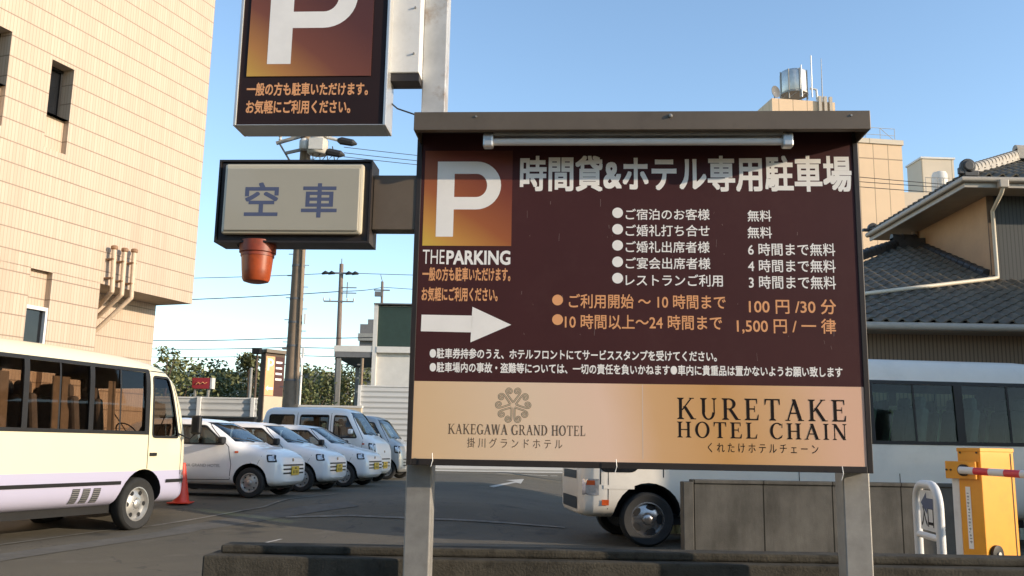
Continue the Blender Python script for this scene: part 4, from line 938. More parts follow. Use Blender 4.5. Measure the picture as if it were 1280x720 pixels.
def small_car(name, label, cat, tab, paint, belt, wins, screen, lamps, fx, rx, wr, van=False):
    t = thing(name, label, cat); ht = max(r[2] for r in tab)
    tum = .16 if not van else .10
    raw = loft(tab, belt, tum, 5.0 if not van else 6.0, seg=48, step=.08); sk = Skin(raw); o = raw.build('body', paint, t, smooth=35)
    cab = loft(tab, belt, tum, 5.0, inset=.055, x0=(.95 if not van else .42), x1=3.2, zmin=belt-.25, seg=36, step=.2).build('cut', 'cabin_dark'); cs = [cab]
    for w_ in wins: cs.append(cutter(rounded(w_, .05), -2, 2, 'black_plastic'))
    for x in (fx, rx):
        for s in (1, -1): cs.append(arch_cut(x, wr+.02, wr+.055, *sorted((s*.44, s*1.2))))
    sy, (sz0, sz1) = screen
    ws = MB(); ws.add([(x, y, z) for x in (-.6, 1.6) for y, z in ((-sy, sz0), (sy, sz0), (sy*.84, sz1), (-sy*.84, sz1))], [(0, 1, 2, 3), (7, 6, 5, 4), (0, 4, 5, 1), (1, 5, 6, 2), (2, 6, 7, 3), (3, 7, 4, 0)])
    cs.append(ws.build('cut', 'black_plastic')); cut(o, cs)
    g = MB(); sk.patch(g, rounded([(-sy, sz0), (sy, sz0), (sy*.84, sz1), (-sy*.84, sz1)], .05), 'front', off=-.006, step=.1); g.build('windscreen', 'glass_screen', t, smooth=50)
    g = MB(); sk.patch(g, rounded([(-sy*.95, ht-.52), (sy*.95, ht-.52), (sy*.80, ht-.17), (-sy*.80, ht-.17)], .05), 'rear', off=.004, step=.1); g.build('rear_window', 'window_dark', t, smooth=50)
    for s in (1, -1):
        fr = MB()
        for w_ in wins:
            g = MB(); sk.patch(g, rounded(w_, .05), side=s, off=-.008, step=.15); g.build('window', 'glass_clear', t, smooth=50)
            sk.line(fr, rounded(w_, .05)+[rounded(w_, .05)[0]], .03, side=s, off=.004)
        fr.build('window_seal', 'black_plastic', t, fixn=False)
        ln = MB()
        if not van: sk.line(ln, [(.95, .34), (.93, .60), (1.0, .93), (1.5, 1.36)], .011, side=s); sk.line(ln, [(.95, .33), (2.2, .31), (2.28, .6), (2.26, 1.36)], .011, side=s); sk.line(ln, [(.30, .86), (.42, .60), (.55, .64)], .006, side=s)
        else: sk.line(ln, [(.42, .40), (.40, 1.1), (.80, 1.72)], .011, side=s); sk.line(ln, [(1.32, .36), (1.33, 1.74)], .011, side=s); sk.line(ln, [(2.30, .40), (2.31, 1.74)], .011, side=s)
        ln.build('door_seam', 'black_plastic', t, fixn=False)
        hx = 2.08 if not van else 1.22; hd = MB(); p, n = sk.hit('side', hx, belt-.10 if not van else 1.02, s); hd.box(p+n*.010, (.15, .03, .05)); hd.build('door_handle', 'black_plastic', t, bevel=.01)
        p, n = sk.hit('side', 1.12 if not van else .72, belt+.05 if not van else 1.25, s); mr = MB(); mr.box(p+n*.09+Vector((0, 0, .02)), (.11, .18, .13)); mr.build('mirror', 'black_plastic' if not van else paint, t, bevel=.035)
        g = MB(); sk.patch(g, rounded([(q[0], q[1]) for q in lamps], .03), side=s, off=.004, step=.04); hl = g.build('headlight', 'black_plastic', t, fixn=False)
        cx, cz = sum(q[0] for q in lamps)/len(lamps), sum(q[1] for q in lamps)/len(lamps)
        g = MB(); sk.patch(g, rounded([(cx+(q[0]-cx)*.62, cz+(q[1]-cz)*.66) for q in lamps], .02), side=s, off=.009, step=.03); g.build('lens', 'lamp_clear', hl, fixn=False)
        g = MB(); mx = .80 if not van else .34; mz = .82 if not van else .95; sk.patch(g, [(mx, mz), (mx+.07, mz), (mx+.07, mz+.035), (mx, mz+.035)], side=s, off=.006, step=.05); g.build('side_marker', 'lamp_orange', t, fixn=False)
        for x in (fx, rx): wheel(t, (x, s*.655, wr), wr, .145, s, 'steel')
        g = MB(); z = ht-.42 if not van else .8
        sk.patch(g, [(3.22, .82), (3.32, .82), (3.30, 1.02), (3.22, 1.02)] if not van else [(3.28, .75), (3.36, .75), (3.36, 1.0), (3.28, 1.0)], side=s, off=.006, step=.05); g.build('tail_lamp', 'sign_red', t, fixn=False)
    g = MB()
    for k in range(3):
        z = .44+.075*k if not van else .40+.09*k; sk.patch(g, [(-.46, z), (.46, z), (.46, z+.03), (-.46, z+.03)], 'front', off=.004, step=.06)
    g.build('grille', 'black_plastic', t, fixn=False)
    pz = .50 if not van else .44; p, n = sk.hit('front', -.05, pz, 0); pm = MB(); pm.box((p.x-.016, p.y, pz), (.012, .33, .165)); pl = pm.build('number_plate', 'plate_yellow', t)
    pm = MB()
    for dy, dz, w2, h2 in ((-.10, -.025, .035, .06), (-.04, -.025, .035, .06), (.03, -.025, .035, .06), (.09, -.025, .035, .06), (0, .045, .14, .025)): pm.box((p.x-.0235, p.y+dy, pz+dz), (.003, w2*.5, h2))
    pm.build('plate_marking', 'frame_dark', pl)
    p, n = sk.hit('front', 0, .70 if not van else .78, 0); em = MB(); em.box(p+n*.006, (.01, .075, .06)); em.build('badge', 'chrome', t, bevel=.003)
    for k in (-.35, .12):
        pts = [sk.hit('front', k+q*.12, sz0-.02+q*.02, 0) for q in range(5)]; wp = MB(); wp.tube([p+n*.016 for p, n in pts], .008, 5); wp.build('wiper', 'black_plastic', t)
    q = MB()
    for y in (-.34, .34): q.box((1.75, y, .78), (.5, .46, .14)); q.box((2.02, y, 1.05), (.12, .44, .52), rot=Matrix.Rotation(R(12), 3, 'Y')); q.box((2.10, y, 1.34 if not van else 1.42), (.09, .24, .16))
    if van: q.v = [(x-.65, y, z+.12) for x, y, z in q.v]
    q.build('seat', 'seat_grey', t, bevel=.04)
    q = MB(); q.box((1.12 if not van else .52, 0, .86 if not van else 1.02), (.3, 1.2, .16)); q.build('dashboard', 'cabin_dark', t, bevel=.04)
    g = MB(); g.box((1.75, 0, .20), (2.9, 1.15, .10)); g.build('underbody', 'under_black', t)
    return t, sk
AW = [[(1.08, .98), (2.18, .985), (2.18, 1.33), (1.55, 1.32)], [(2.26, .99), (2.98, 1.02), (2.86, 1.31), (2.26, 1.33)]]
VW = [[(.56, 1.12), (1.24, 1.12), (1.24, 1.68), (.90, 1.66)], [(1.40, 1.14), (2.22, 1.14), (2.22, 1.68), (1.40, 1.68)], [(2.40, 1.14), (3.12, 1.14), (3.12, 1.68), (2.40, 1.68)]]
AL = [(.055, .66), (.22, .66), (.26, .80), (.12, .795)]; VL = [(.035, .76), (.20, .78), (.24, 1.0), (.085, .98)]
def put(t, px, Y, th, wx, wy):
    """stand a vehicle so that its near front wheel sits on the ground at photo column px and distance Y"""
    p = at(px, 600, Y); t.rotation_euler = (0, 0, th); o = Vector((p.x, Y, 0))-Matrix.Rotation(th, 3, 'Z') @ Vector((wx, wy, 0)); t.location = (o.x, o.y, 0.37)
GC = 'white hotel cars parked in a row'
c1, sk1 = small_car('white_hatchback', 'nearest white small hatchback in the row, next to the red traffic cone', 'car', ALTO, 'car_white', .95, AW, (.62, (1.03, 1.39)), AL, .55, 3.02, .28)
tag(c1, group=GC); TH = R(169)
q = MB(); vs, fs, _ = text_data('KAKEGAWA GRAND HOTEL'); pts = []
for a, b in vs:
    p, n = sk1.hit('side', 2.22-a*1.08, .555+b*.055, 1); pts.append(p+n*.004)
q.add(pts, fs); q.build('lettering', 'letter_grey', c1, fixn=False)
put(c1, 312, 17.5, TH, .55, .70)
for px, Y, lab in ((376, 20.0, 'second white small hatchback in the row, between two white hatchbacks'), (429, 22.5, 'third white small hatchback in the row, just in front of the tall white van')):
    c = copy_tree(c1); tag(c, lab, group=GC); put(c, px, Y, TH, .55, .70)
v1, _ = small_car('white_van', 'tall white boxy microvan parked behind the three white hatchbacks', 'van', VAN, 'car_white', 1.05, VW, (.60, (1.20, 1.76)), VL, .45, 2.85, .28, True)
put(v1, 449, 25.1, TH, .45, .70); v1.scale = (1.0, 1.0, 1.06)
v2, _ = small_car('silver_van', 'silver microvan at the far end of the car row, beside the brown board', 'van', VAN, 'car_silver', 1.05, VW, (.60, (1.20, 1.76)), VL, .45, 2.85, .28, True)
put(v2, 482, 27.8, TH, .45, .70)

# ------------------------------------------------------------------ cone
p = gp(226, 629); t = thing('traffic_cone', 'red plastic traffic cone standing between the cream bus and the white car', 'cone', p)
q = MB(); q.lathe([(.15, .02), (.135, .06), (.04, .66), (.035, .70), (.02, .71)], (0, 0, 0), seg=20); q.build('cone_body', 'cone_red', t, smooth=40)
q = MB(); q.box((0, 0, .012), (.38, .38, .024)); q.build('base', 'cone_red', t, bevel=.008)

# ------------------------------------------------------------------ barrier gate, entrance sign, white post
def barrier():
    Y = 8.0; a = at(1234, 700, Y); th = R(-60); ztop = at(1232, 562, Y).z
    t = thing('barrier_gate', 'bright orange parking barrier machine behind the low wall', 'gate', (a.x, Y, 0), th)
    # local x runs along the dark left face towards its corner, local y along the sunlit face, away
    W, D = .215, .48
    q = MB(); q.span((-W, 0, 0), (0, D, ztop)); cb = q.build('cabinet', 'barrier_orange', t, bevel=.008)
    q = MB(); q.span((-W-.004, -.004, ztop-.02), (.004, D+.004, ztop+.014)); q.build('lid', 'barrier_orange', t, bevel=.005)
    q = MB(); q.span((.001, D-.055, .05), (.004, D-.045, ztop-.03)); q.build('door_seam', 'low_brown', t)
    zp = at(1208, 588, Y).z
    q = MB(); q.span((-W-.10, -.035, zp-.075), (-.03, -.002, zp+.075)); q.build('mount_plate', 'barrier_orange', t, bevel=.004)
    q = MB(); q.lathe([(.05, -.036), (.05, -.06), (.03, -.07)], (-W*.62, 0, zp), 'Y', 18); q.build('pivot', 'black_plastic', t, smooth=35)
    q = MB()
    for k in (-.085, -.045): q.lathe([(.008, -.036), (.008, -.045)], (-W+k, 0, zp), 'Y', 8)
    q.lathe([(.008, -.002), (.008, -.01)], (-W+.03, 0, zp+.15), 'Y', 8); q.lathe([(.008, -.002), (.008, -.01)], (-.03, 0, zp+.15), 'Y', 8); q.build('bolt', 'frame_dark', t)
    b = thing('barrier_boom', 'red and white striped barrier boom reaching right from the orange machine', 'barrier boom', (a.x, Y, 0), th)
    x = -W*.62; L = .135; q = MB()
    for k in range(20): q.tube([(x+k*L, -.095, zp-.004*k), (x+(k+1)*L, -.095, zp-.004*(k+1))], .031, 16, mi=k % 2)
    q.build('striped_pole', ['boom_white', 'boom_red'], b, smooth=40)
    # round lock with a hood on the sunlit face
    q = MB(); q.lathe([(.075, .002), (.075, .03), (.055, .034)], (0, .12, .57), 'X', 20); k = q.build('lock', 'black_plastic', t, smooth=35)
    q = MB(); q.lathe([(.022, .035), (.022, .045)], (0, .12, .57), 'X', 12); q.build('keyhole', 'silver_trim', k)
    # sticker with small vertical marks
    q = MB(); q.span((-W*.62-.022, -.003, zp-.66), (-W*.62+.022, -.0005, zp-.14)); s = q.build('sticker', 'letter_white', t)
    q = MB()
    rnd = random.Random(3)                       # the print is too worn to read: short broken strokes
    for i in range(16):
        zz = zp-.20-i*.027; a = -W*.62-.015+rnd.random()*.008; wd = .012+rnd.random()*.012
        q.add([(a, -.0035, zz), (a+wd, -.0035, zz), (a+wd, -.0035, zz+.008), (a, -.0035, zz+.008)], [(0, 1, 2, 3)])
        if i % 2: q.add([(a+wd*.4, -.0037, zz-.010), (a+wd*.4+.005, -.0037, zz-.010), (a+wd*.4+.005, -.0037, zz+.014), (a+wd*.4, -.0037, zz+.014)], [(0, 1, 2, 3)])
    q.build('worn_print', 'letter_grey', s, fixn=False)
    # hoop sign
    A, B = at(1150, 700, 7.75), at(1178, 700, 7.2); A.z = B.z = 0; d = (B-A); w_ = d.length; th = math.atan2(d.y, d.x); top = at(1165, 606, 7.45).z
    t = thing('entrance_hoop_sign', 'white tubular hoop holding a small entrance plate with a left arrow', 'sign', A, th)
    q = MB(); r = .17; pts = [(0, 0, 0), (0, 0, top-r)]+[(r-r*math.cos(R(x)), 0, top-r+r*math.sin(R(x))) for x in range(15, 91, 15)]
    pts += [(w_-r+r*math.sin(R(x)), 0, top-r+r*math.cos(R(x))) for x in range(0, 91, 15)]+[(w_, 0, 0)]; q.tube(pts, .034, 14); q.build('hoop', 'white_enamel', t, smooth=50)
    zc = at(1163, 671, 7.45).z; q = MB(); q.tube([(0.03, 0, zc), (w_-.03, 0, zc)], .026, 12); q.build('crossbar', 'white_enamel', t, smooth=50)
    x0, x1, z0, z1 = .09, w_-.09, zc+.045, top-.045
    q = MB(); q.span((x0, -.004, z0), (x1, .004, z1)); pl = q.build('plate', 'white_enamel', t, bevel=.002)
    for ch, a0 in (('入', .0), ('口', .5)):
        m0 = x0+.03+(x1-x0-.06)*a0; m1 = m0+(x1-x0-.06)*.46; q = MB(); add_text(q, text_data(ch, .02), m0, m1, z0+.03, z0+.19, -.0045); q.build('lettering', 'letter_black', pl, fixn=False)
    zm = z1-.10; q = MB(); xc = (x0+x1)/2; hw = (x1-x0)*.4
    q.add([(xc-hw, -.006, zm), (xc-hw*.05, -.006, zm-.085), (xc-hw*.05, -.006, zm-.04), (xc+hw, -.006, zm-.04), (xc+hw, -.006, zm+.04), (xc-hw*.05, -.006, zm+.04), (xc-hw*.05, -.006, zm+.085)], [(0, 1, 2, 5, 6), (2, 3, 4, 5)]); q.build('arrow', 'letter_blue', pl, fixn=False)
    p = at(1201, 660, 8.25); q = MB(); zt_ = at(1198, 598, 8.25).z
    t = thing('white_post', 'plain white steel post between the hoop sign and the orange machine', 'post', (p.x, 8.25, 0), R(30))
    q.span((-.035, -.035, 0), (.035, .035, zt_)); q.build('shaft', 'white_enamel', t, bevel=.006); q = MB(); q.span((-.06, -.06, 0), (.06, .06, .012)); q.build('base_plate', 'galvanised', t)
barrier()

# ------------------------------------------------------------------ tiled-roof house on the right
def tile_plane(mb, o, e, h, slope, cols, length, tw=.285, tl=.25, flip=1, lo=None):
    """pantiles: o eave corner, e unit vector along the eave, h horizontal unit vector up the roof, length(s) = run of column at s"""
    o, e, h = Vector(o), Vector(e), Vector(h); ca = 1/math.sqrt(1+slope*slope); n = Vector((-h.x*slope, -h.y*slope, 1)).normalized(); up = Vector((h.x, h.y, slope))*ca
    prof = [(0, .0), (.12, -.022), (.3, -.034), (.5, -.026), (.64, .0), (.74, .030), (.86, .040), (.95, .028), (1.0, .0)]
    for c in range(cols):
        s0 = c*tw; lb = (lo(s0+tw/2) if lo else 0); ln = length(s0+tw/2)
        k = lb
        while k < ln-.02:
            k1 = min(ln, k+tl)
            vs = []
            for kk, lift in ((k-.02, .020), (k1, .0)):
                for a, hh in prof: vs.append(o+e*(s0+a*tw)+up*(kk/ca)+n*(hh+lift))
            m = len(prof)
            for a, hh in prof: vs.append(o+e*(s0+a*tw)+up*((k-.02)/ca)+n*(hh-.012))
            fs = [(i, i+1, m+i+1, m+i) for i in range(m-1)]+[(2*m+i, 2*m+i+1, i+1, i) for i in range(m-1)]
            mb.add(vs, fs); k += tl
def ridge(mb, a, b, r=.10, step=.28, tall=.0):
    a, b = Vector(a), Vector(b); n = int((b-a).length/step); d = (b-a).normalized()
    if tall: 
        side = Vector((-d.y, d.x, 0)).normalized(); 
        vs = []
        for p in (a, b):
            for s in (-1, 1): vs += [p+side*s*r*1.05+Vector((0, 0, -.05)), p+side*s*r*.95+Vector((0, 0, tall))]
        mb.add(vs, [(0, 1, 5, 4), (2, 3, 7, 6), (0, 2, 3, 1), (4, 6, 7, 5)])
    up = Vector((0, 0, tall))
    for k in range(n):
        mb.tube([a+up+d*(k*step), a+up+d*(k*step+step*.93)], [r*1.0, r*.94], 12); mb.tube([a+up+d*(k*step+step*.88), a+up+d*(k*step+step)], [r*1.12, r*1.12], 12)
def house():
    E1 = at(1083, 404, 16.5); Zl = E1.z; SLP = .45; Yl = 16.5
    t = thing('tiled_house', 'old Japanese house with grey tiled roofs, beige gutters and tan plaster at right', 'house', (0, 0, 0))
    xl, xr = 5.4, 17.2
    corner = at(1241, 352, 19.5); XC, YC = corner.x, corner.y          # near corner of the upper storey
    rg = at(1150, 311, 22.6); YR = Yl+(rg.z-Zl)/SLP; ZR = rg.z
    xrl = at(1120, 310, YR).x; xrr = XC+.02
    # lower roof: front plane from eave to ridge, left hip
    m = MB(); hipx = xrl
    ln = lambda s: min(YR-Yl, (xl+s-(hipx-(YR-Yl)*.9))/.9) if xl+s < XC else max(.1, YC-Yl)
    tile_plane(m, (xl, Yl, Zl+.06), (1, 0, 0), (0, 1, 0), SLP, int((xr-xl)/.285), ln); m.build('lower_roof', 'roof_tile', t, smooth=60, fixn=False)
    m = MB(); m.add([(xl, Yl+.03, Zl), (xr, Yl+.03, Zl), (xr, YC+1, Zl+(YC+1-Yl)*SLP-.04), (xl, YC+1, Zl+(YC+1-Yl)*SLP-.04)], [(0, 1, 2, 3)])
    m.add([(xl+2.2, YC+1, Zl+(YC+1-Yl)*SLP-.04), (XC+.1, YC+1, Zl+(YC+1-Yl)*SLP-.04), (XC+.1, YR, ZR-.03), (xrl, YR, ZR-.03)], [(0, 1, 2, 3)])
    m.build('roof_deck', 'timber_brown', t)
    m = MB(); ridge(m, (xrl-.1, YR, ZR+.05), (XC, YR, ZR+.05), .11, .3, .22); ridge(m, (xrl, YR, ZR+.06), (xrl-3.0, YR-2.9, ZR-2.9*SLP+.10), .10, .28, .08); ridge(m, (XC-.06, YR, ZR+.05), (XC-.06, YC-.1, Zl+(YC-Yl)*SLP+.08), .09, .3, .05)
    m.build('ridge', 'ridge_tile', t, smooth=50)
    m = MB(); m.tube([(xl, Yl-.06, Zl-.05), (xr, Yl-.06, Zl-.05)], .065, 12); m.span((xl, Yl-.02, Zl-.10), (xr, Yl+.02, Zl+.03)); m.build('gutter', 'gutter_beige', t, smooth=50)
    m = MB(); m.span((xl+.3, Yl+.55, 0), (xr, Yl+.75, Zl-.02)); m.span((xl+.3, Yl+.76, 0), (xl+.5, YR, Zl)); m.build('lower_wall', 'house_siding', t)
    m = MB(); m.span((xl+.1, Yl+.02, Zl-.12), (xr, Yl+.75, Zl-.10)); m.build('soffit', 'soffit', t)
    # upper storey
    Zc = at(1205, 223, YC-.75).z; EX = at(1205, 223, YC-.75).x; EY = YC-.75; YB = at(1095, 291, 23.4).y; YBe = EY+5.2
    zw0 = Zl+(YC-Yl)*SLP-.5
    m = MB(); m.span((XC, YC, zw0), (XC+.12, YBe-.7, Zc-.05)); m.build('plaster_wall', 'stucco_tan', t)
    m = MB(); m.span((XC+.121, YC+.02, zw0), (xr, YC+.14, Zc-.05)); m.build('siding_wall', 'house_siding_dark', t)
    m = MB(); m.span((XC-.012, YC-.012, zw0), (XC+.13, YC+.019, Zc-.05)); m.build('corner_board', 'timber_brown', t)
    UR = 7.2
    wroof = min(3.0, (YBe-EY)/2); tz = Zc+.07
    m = MB(); tile_plane(m, (EX, EY, tz), (1, 0, 0), (0, 1, 0), SLP, 28, lambda s: min(s+.05, wroof)); tile_plane(m, (EX, YBe, tz), (0, -1, 0), (1, 0, 0), SLP, int((YBe-EY)/.285), lambda s: min(s+.05, (YBe-EY)-s+.05, wroof))
    tile_plane(m, (EX+8, YBe, tz), (-1, 0, 0), (0, -1, 0), SLP, 28, lambda s: min(8-s+.05, wroof) if s > 8-wroof else wroof)
    m.build('upper_roof', 'roof_tile', t, smooth=60, fixn=False)
    m = MB(); m.add([(EX, EY, Zc), (EX+8, EY, Zc), (EX+8, YBe, Zc), (EX, YBe, Zc), (EX+wroof, EY+wroof, Zc+wroof*SLP), (EX+8, EY+wroof, Zc+wroof*SLP), ], [(0, 1, 5, 4), (3, 2, 5, 4), (0, 4, 3)]); m.build('roof_deck', 'timber_brown', t)
    m = MB(); ridge(m, (EX+.12, EY+.12, tz+.06), (EX+wroof, EY+wroof, tz+wroof*SLP+.08), .10, .26, .10); ridge(m, (EX+wroof, EY+wroof, tz+wroof*SLP+.1), (EX+8, EY+wroof, tz+wroof*SLP+.1), .12, .28, .2)
    m.build('hip_ridge', 'ridge_pale', t, smooth=50)
    m = MB(); c = Vector((EX+.10, EY+.02, tz+.20)); m.lathe([(.155, -.06), (.165, -.03), (.165, .03), (.155, .06)], c, 'Y', 22); m.lathe([(.10, -.095), (.12, -.061)], c, 'Y', 20); m.box(c+Vector((-.12, 0, -.10)), (.16, .10, .14)); m.box(c+Vector((.06, 0, -.16)), (.3, .12, .12)); m.build('ridge_end_tile', 'ridge_tile', t, bevel=.012, smooth=40)
    m = MB(); c = Vector((EX+.06, YBe-.1, tz+.08)); m.lathe([(.13, -.06), (.13, .06)], c, 'Y', 16); m.box(c+Vector((-.16, 0, -.06)), (.22, .12, .07)); m.build('ridge_end_tile', 'ridge_tile', t, bevel=.012)
    m = MB(); m.tube([(EX-.05, YBe, Zc-.03), (EX-.05, EY-.05, Zc-.03), (EX+8, EY-.05, Zc-.03)], .065, 12); m.build('gutter', 'gutter_beige', t, smooth=50)
    m = MB(); m.span((EX, EY, Zc-.19), (EX+.04, YBe, Zc-.01)); m.span((EX+.04, EY, Zc-.19), (EX+8, EY+.04, Zc-.01)); m.build('fascia', 'gutter_beige', t)
    m = MB(); m.span((EX+.04, EY+.04, Zc-.16), (XC-.002, YBe, Zc-.14)); m.span((XC, EY+.04, Zc-.16), (EX+8, YC-.014, Zc-.14)); m.build('soffit', 'soffit', t)
    # downpipe: hopper, drop, run across the lower roof
    hp = Vector((at(1254, 228, EY-.1).x, EY-.08, Zc-.10)); m = MB(); m.box(hp+Vector((0, 0, -.03)), (.20, .14, .18)); m.build('rain_hopper', 'gutter_beige', t, bevel=.02)
    px = at(1243, 300, YC-.07).x; zl = Zl+(YC-.15-Yl)*SLP+.16
    end = at(1075, 373, 17.6); ze = Zl+(17.6-Yl)*SLP+.14
    m = MB(); m.tube([hp+Vector((0, 0, -.1)), hp+Vector((-.02, .05, -.22)), (px, YC-.08, Zc-.52), (px, YC-.08, zl+.10), (px-.02, YC-.12, zl), (px-.15, YC-.2, zl-.04), (end.x-.6, 17.6, ze)], .042, 10); m.build('downpipe', 'pipe_cream', t, smooth=50)
    m = MB(); p = at(1141, 296, 23.0); m.tube([(XC-.08, YBe-1.0, Zc-.16), (XC-.08, YBe-1.0, Zc-.55)], .07, 10); m.build('pipe_stub', 'gutter_beige', t, smooth=40)
house()

# ------------------------------------------------------------------ far buildings on the right
def big_building():
    Y = 62.0; a = at(1127, 182, Y); yaw = R(8); t = thing('beige_hotel_block', 'tall beige panel building behind the brown board with a steel tank on its roof', 'building', (a.x, Y, 0), yaw)
    W, D = 14.0, 16.0; H = a.z
    m = MB(); m.span((-W, 0, -1), (0, D, H)); m.build('wall', 'beige_panel', t); m = MB(); m.span((-W-.1, -.1, H+.005), (.1, D, H+.35)); m.build('parapet', 'beige_panel_pale', t)
    m = MB()
    for k in range(6): m.tube([(-.3-k*1.1, .3, H+.3), (-.3-k*1.1, .3, H+1.3)], .02, 5)
    for z in (.8, 1.3): m.tube([(-.3, .3, H+z), (-7, .3, H+z)], .02, 5)
    m.tube([(-.3, .3, H+.4), (-1.4, .3, H+1.3)], .02, 5); m.build('railing', 'galvanised', t)
    inv = Matrix.Rotation(-yaw, 3, 'Z')
    def L(px, py, YY):
        return inv @ (at(px, py, YY)-Vector((a.x, Y, 0)))
    p0, p1 = L(951, 136, 66), L(1045, 135, 66); z = (p0.z+p1.z)/2
    m = MB(); m.span((p0.x, p0.y-2, H), (p0.x+4.9, p0.y+.6, z)); pb = m.build('penthouse', 'beige_panel', t)
    m = MB(); 
    for k in range(3): m.span((p0.x+3.55+k*.42, p0.y-2.2, H), (p0.x+3.77+k*.42, p0.y-2.02, z+.35)); 
    m.build('duct', 'gutter_beige', t)
    # tank on frame
    ty = p0.y-.7; cx = p0.x+2.35; zz = z; z = z+.35; tk = thing('roof_water_tank', 'shiny steel water tank standing on the beige building roof', 'tank', (a.x, Y, 0), yaw)
    m = MB(); r = 1.0; m.lathe([(.96, z+.62), (r, z+.72), (r, z+2.15), (.93, z+2.32), (.3, z+2.42)], (cx, ty, 0), seg=28); m.build('cylinder', 'tank_steel', tk, smooth=40)
    m = MB()
    for k in range(8):
        q = 2*math.pi*k/8; m.tube([(cx+r*1.03*math.cos(q), ty+r*1.03*math.sin(q), z), (cx+r*1.03*math.cos(q), ty+r*1.03*math.sin(q), z+2.3)], .04, 6)
        q2 = 2*math.pi*(k+1)/8; m.tube([(cx+r*math.cos(q), ty+r*math.sin(q), z+.05), (cx+r*math.cos(q2), ty+r*math.sin(q2), z+.6)], .03, 5)
    m.lathe([(r*.9, z+.5), (r*1.05, z+.5), (r*1.05, z+.62), (r*.9, z+.62)], (cx, ty, 0), seg=20); m.build('stand', 'galvanised', tk)
    m = MB(); m.tube([(cx+1.0, ty-.9, z+.1), (cx+1.0, ty-.9, z+3.4)], .05, 6); m.tube([(cx+.1, ty-1.1, z), (cx+.1, ty-1.1, z+2.5)], .05, 6); m.tube([(cx+1.1, ty-.4, z+1.0), (cx+1.6, ty-.4, z+.95), (cx+1.65, ty-.4, z+.1)], .09, 8); m.build('pipe', 'tank_steel', tk, smooth=50)
    z = zz; an = thing('roof_antenna', 'thin whip antenna standing on the beige building roof beside the tank', 'antenna', (a.x, Y, 0), yaw)
    m = MB(); q = p0.x+4.6; m.tube([(q, ty, z), (q+.03, ty, z+4.0)], [.05, .02], 6); m.build('mast', 'galvanised', an); m = MB(); m.tube([(q-.35, ty, z), (q-.35, ty, z+.85), (q-.45, ty, z+.8)], .03, 5); m.tube([(q+.3, ty, z), (q+.3, ty, z+.85), (q+.15, ty, z+.8)], .03, 5); m.build('vent_pipe', 'galvanised', an)
    ds = thing('satellite_dish', 'small grey satellite dish on the left edge of the beige roof', 'dish', (a.x, Y, 0), yaw)
    m = MB(); m.lathe([(.05, .0), (.3, .04), (.46, .14), (.44, .16), (.28, .07), (.03, .03)], (0, 0, 0), 'Y', 18); d = m.build('dish_bowl', 'far_grey', ds, smooth=50, loc=(p0.x+.25, ty-1.2, z+.5)); d.rotation_euler = (0, 0, R(205)); m = MB(); m.tube([(p0.x+.25, ty-1.2, z), (p0.x+.25, ty-1.2, z+.5)], .04, 6); m.build('mast', 'galvanised', ds)
    # lower buildings at the right
    a2 = at(1193, 199, 76); b2 = at(1152, 203, 76); t2 = thing('stair_tower', 'pale cream rooftop stair tower above the house roof', 'building', (b2.x, 76, 0), R(3))
    m = MB(); m.span((0, 0, -1), (a2.x-b2.x, 2.6, a2.z)); m.build('wall', 'beige_panel_pale', t2); m = MB(); m.span((-.1, -.1, a2.z+.005), (a2.x-b2.x+.1, 2.7, a2.z+.16)); m.build('roof_cap', 'far_white', t2)
    c2 = at(1128, 237, 72); d2 = at(1200, 240, 72); t3 = thing('low_block', 'low beige annex with white tank below the cream stair tower', 'building', (c2.x, 72, 0), R(2))
    m = MB(); m.span((0, 0, -1), (d2.x-c2.x+6, 9, c2.z-.2)); m.build('wall', 'beige_panel_pale', t3)
    m = MB(); m.lathe([(.55, c2.z-.19), (.6, c2.z-.1), (.6, c2.z+1.6), (.5, c2.z+1.8)], (3.6, .9, 0), seg=18); m.build('tank', 'far_white', t3, smooth=40)
    m = MB()
    for k in range(4): m.tube([(2+k*.5, .1, c2.z-.2), (2+k*.5, .1, c2.z+1.1)], .03, 5)
    m.tube([(2, .1, c2.z+1.1), (4, .1, c2.z+1.1)], .03, 5); m.build('railing', 'galvanised', t3)
big_building()

# ------------------------------------------------------------------ far left group: hoardings, poles, signs, shop
def hoarding(name, label, px0, px1, pyt, Y, yaw=0.0, posts=(), h0=0.37):
    a, b = at(px0, pyt, Y), at(px1, pyt, Y); L = b.x-a.x; t = thing(name, label, 'fence', (a.x, Y, 0), yaw)
    m = MB(); n = max(2, int((a.z-h0)/.06)); vs = []
    for k in range(n+1):
        z = h0+(a.z-h0)*k/n; y = .018*math.sin(2*math.pi*z/.22)
        vs += [(0, y, z), (L, y, z)]
    m.add(vs, [(2*k, 2*k+1, 2*k+3, 2*k+2) for k in range(n)]); m.build('panel', 'hoarding_white', t, smooth=60)
    for p in posts:
        x = at(p, pyt, Y).x-a.x; q = MB(); q.span((x-.06, -.10, 0), (x+.06, -.025, a.z+.05)); q.build('post', 'white_enamel', t)
    q = MB(); q.span((0, -.035, a.z), (L, .035, a.z+.05)); q.build('top_rail', 'white_enamel', t)
    return t
hoarding('corrugated_fence', 'white corrugated metal fence behind the nearest white cars', 190, 322, 497, 31.0, 0, (250, 317))
hoarding('corrugated_fence', 'taller white corrugated metal fence behind the silver van, left of the brown board', 449, 780, 483, 38.0, 0, (450,))
a = at(200, 521, 29.5); b = at(318, 521, 29.5)
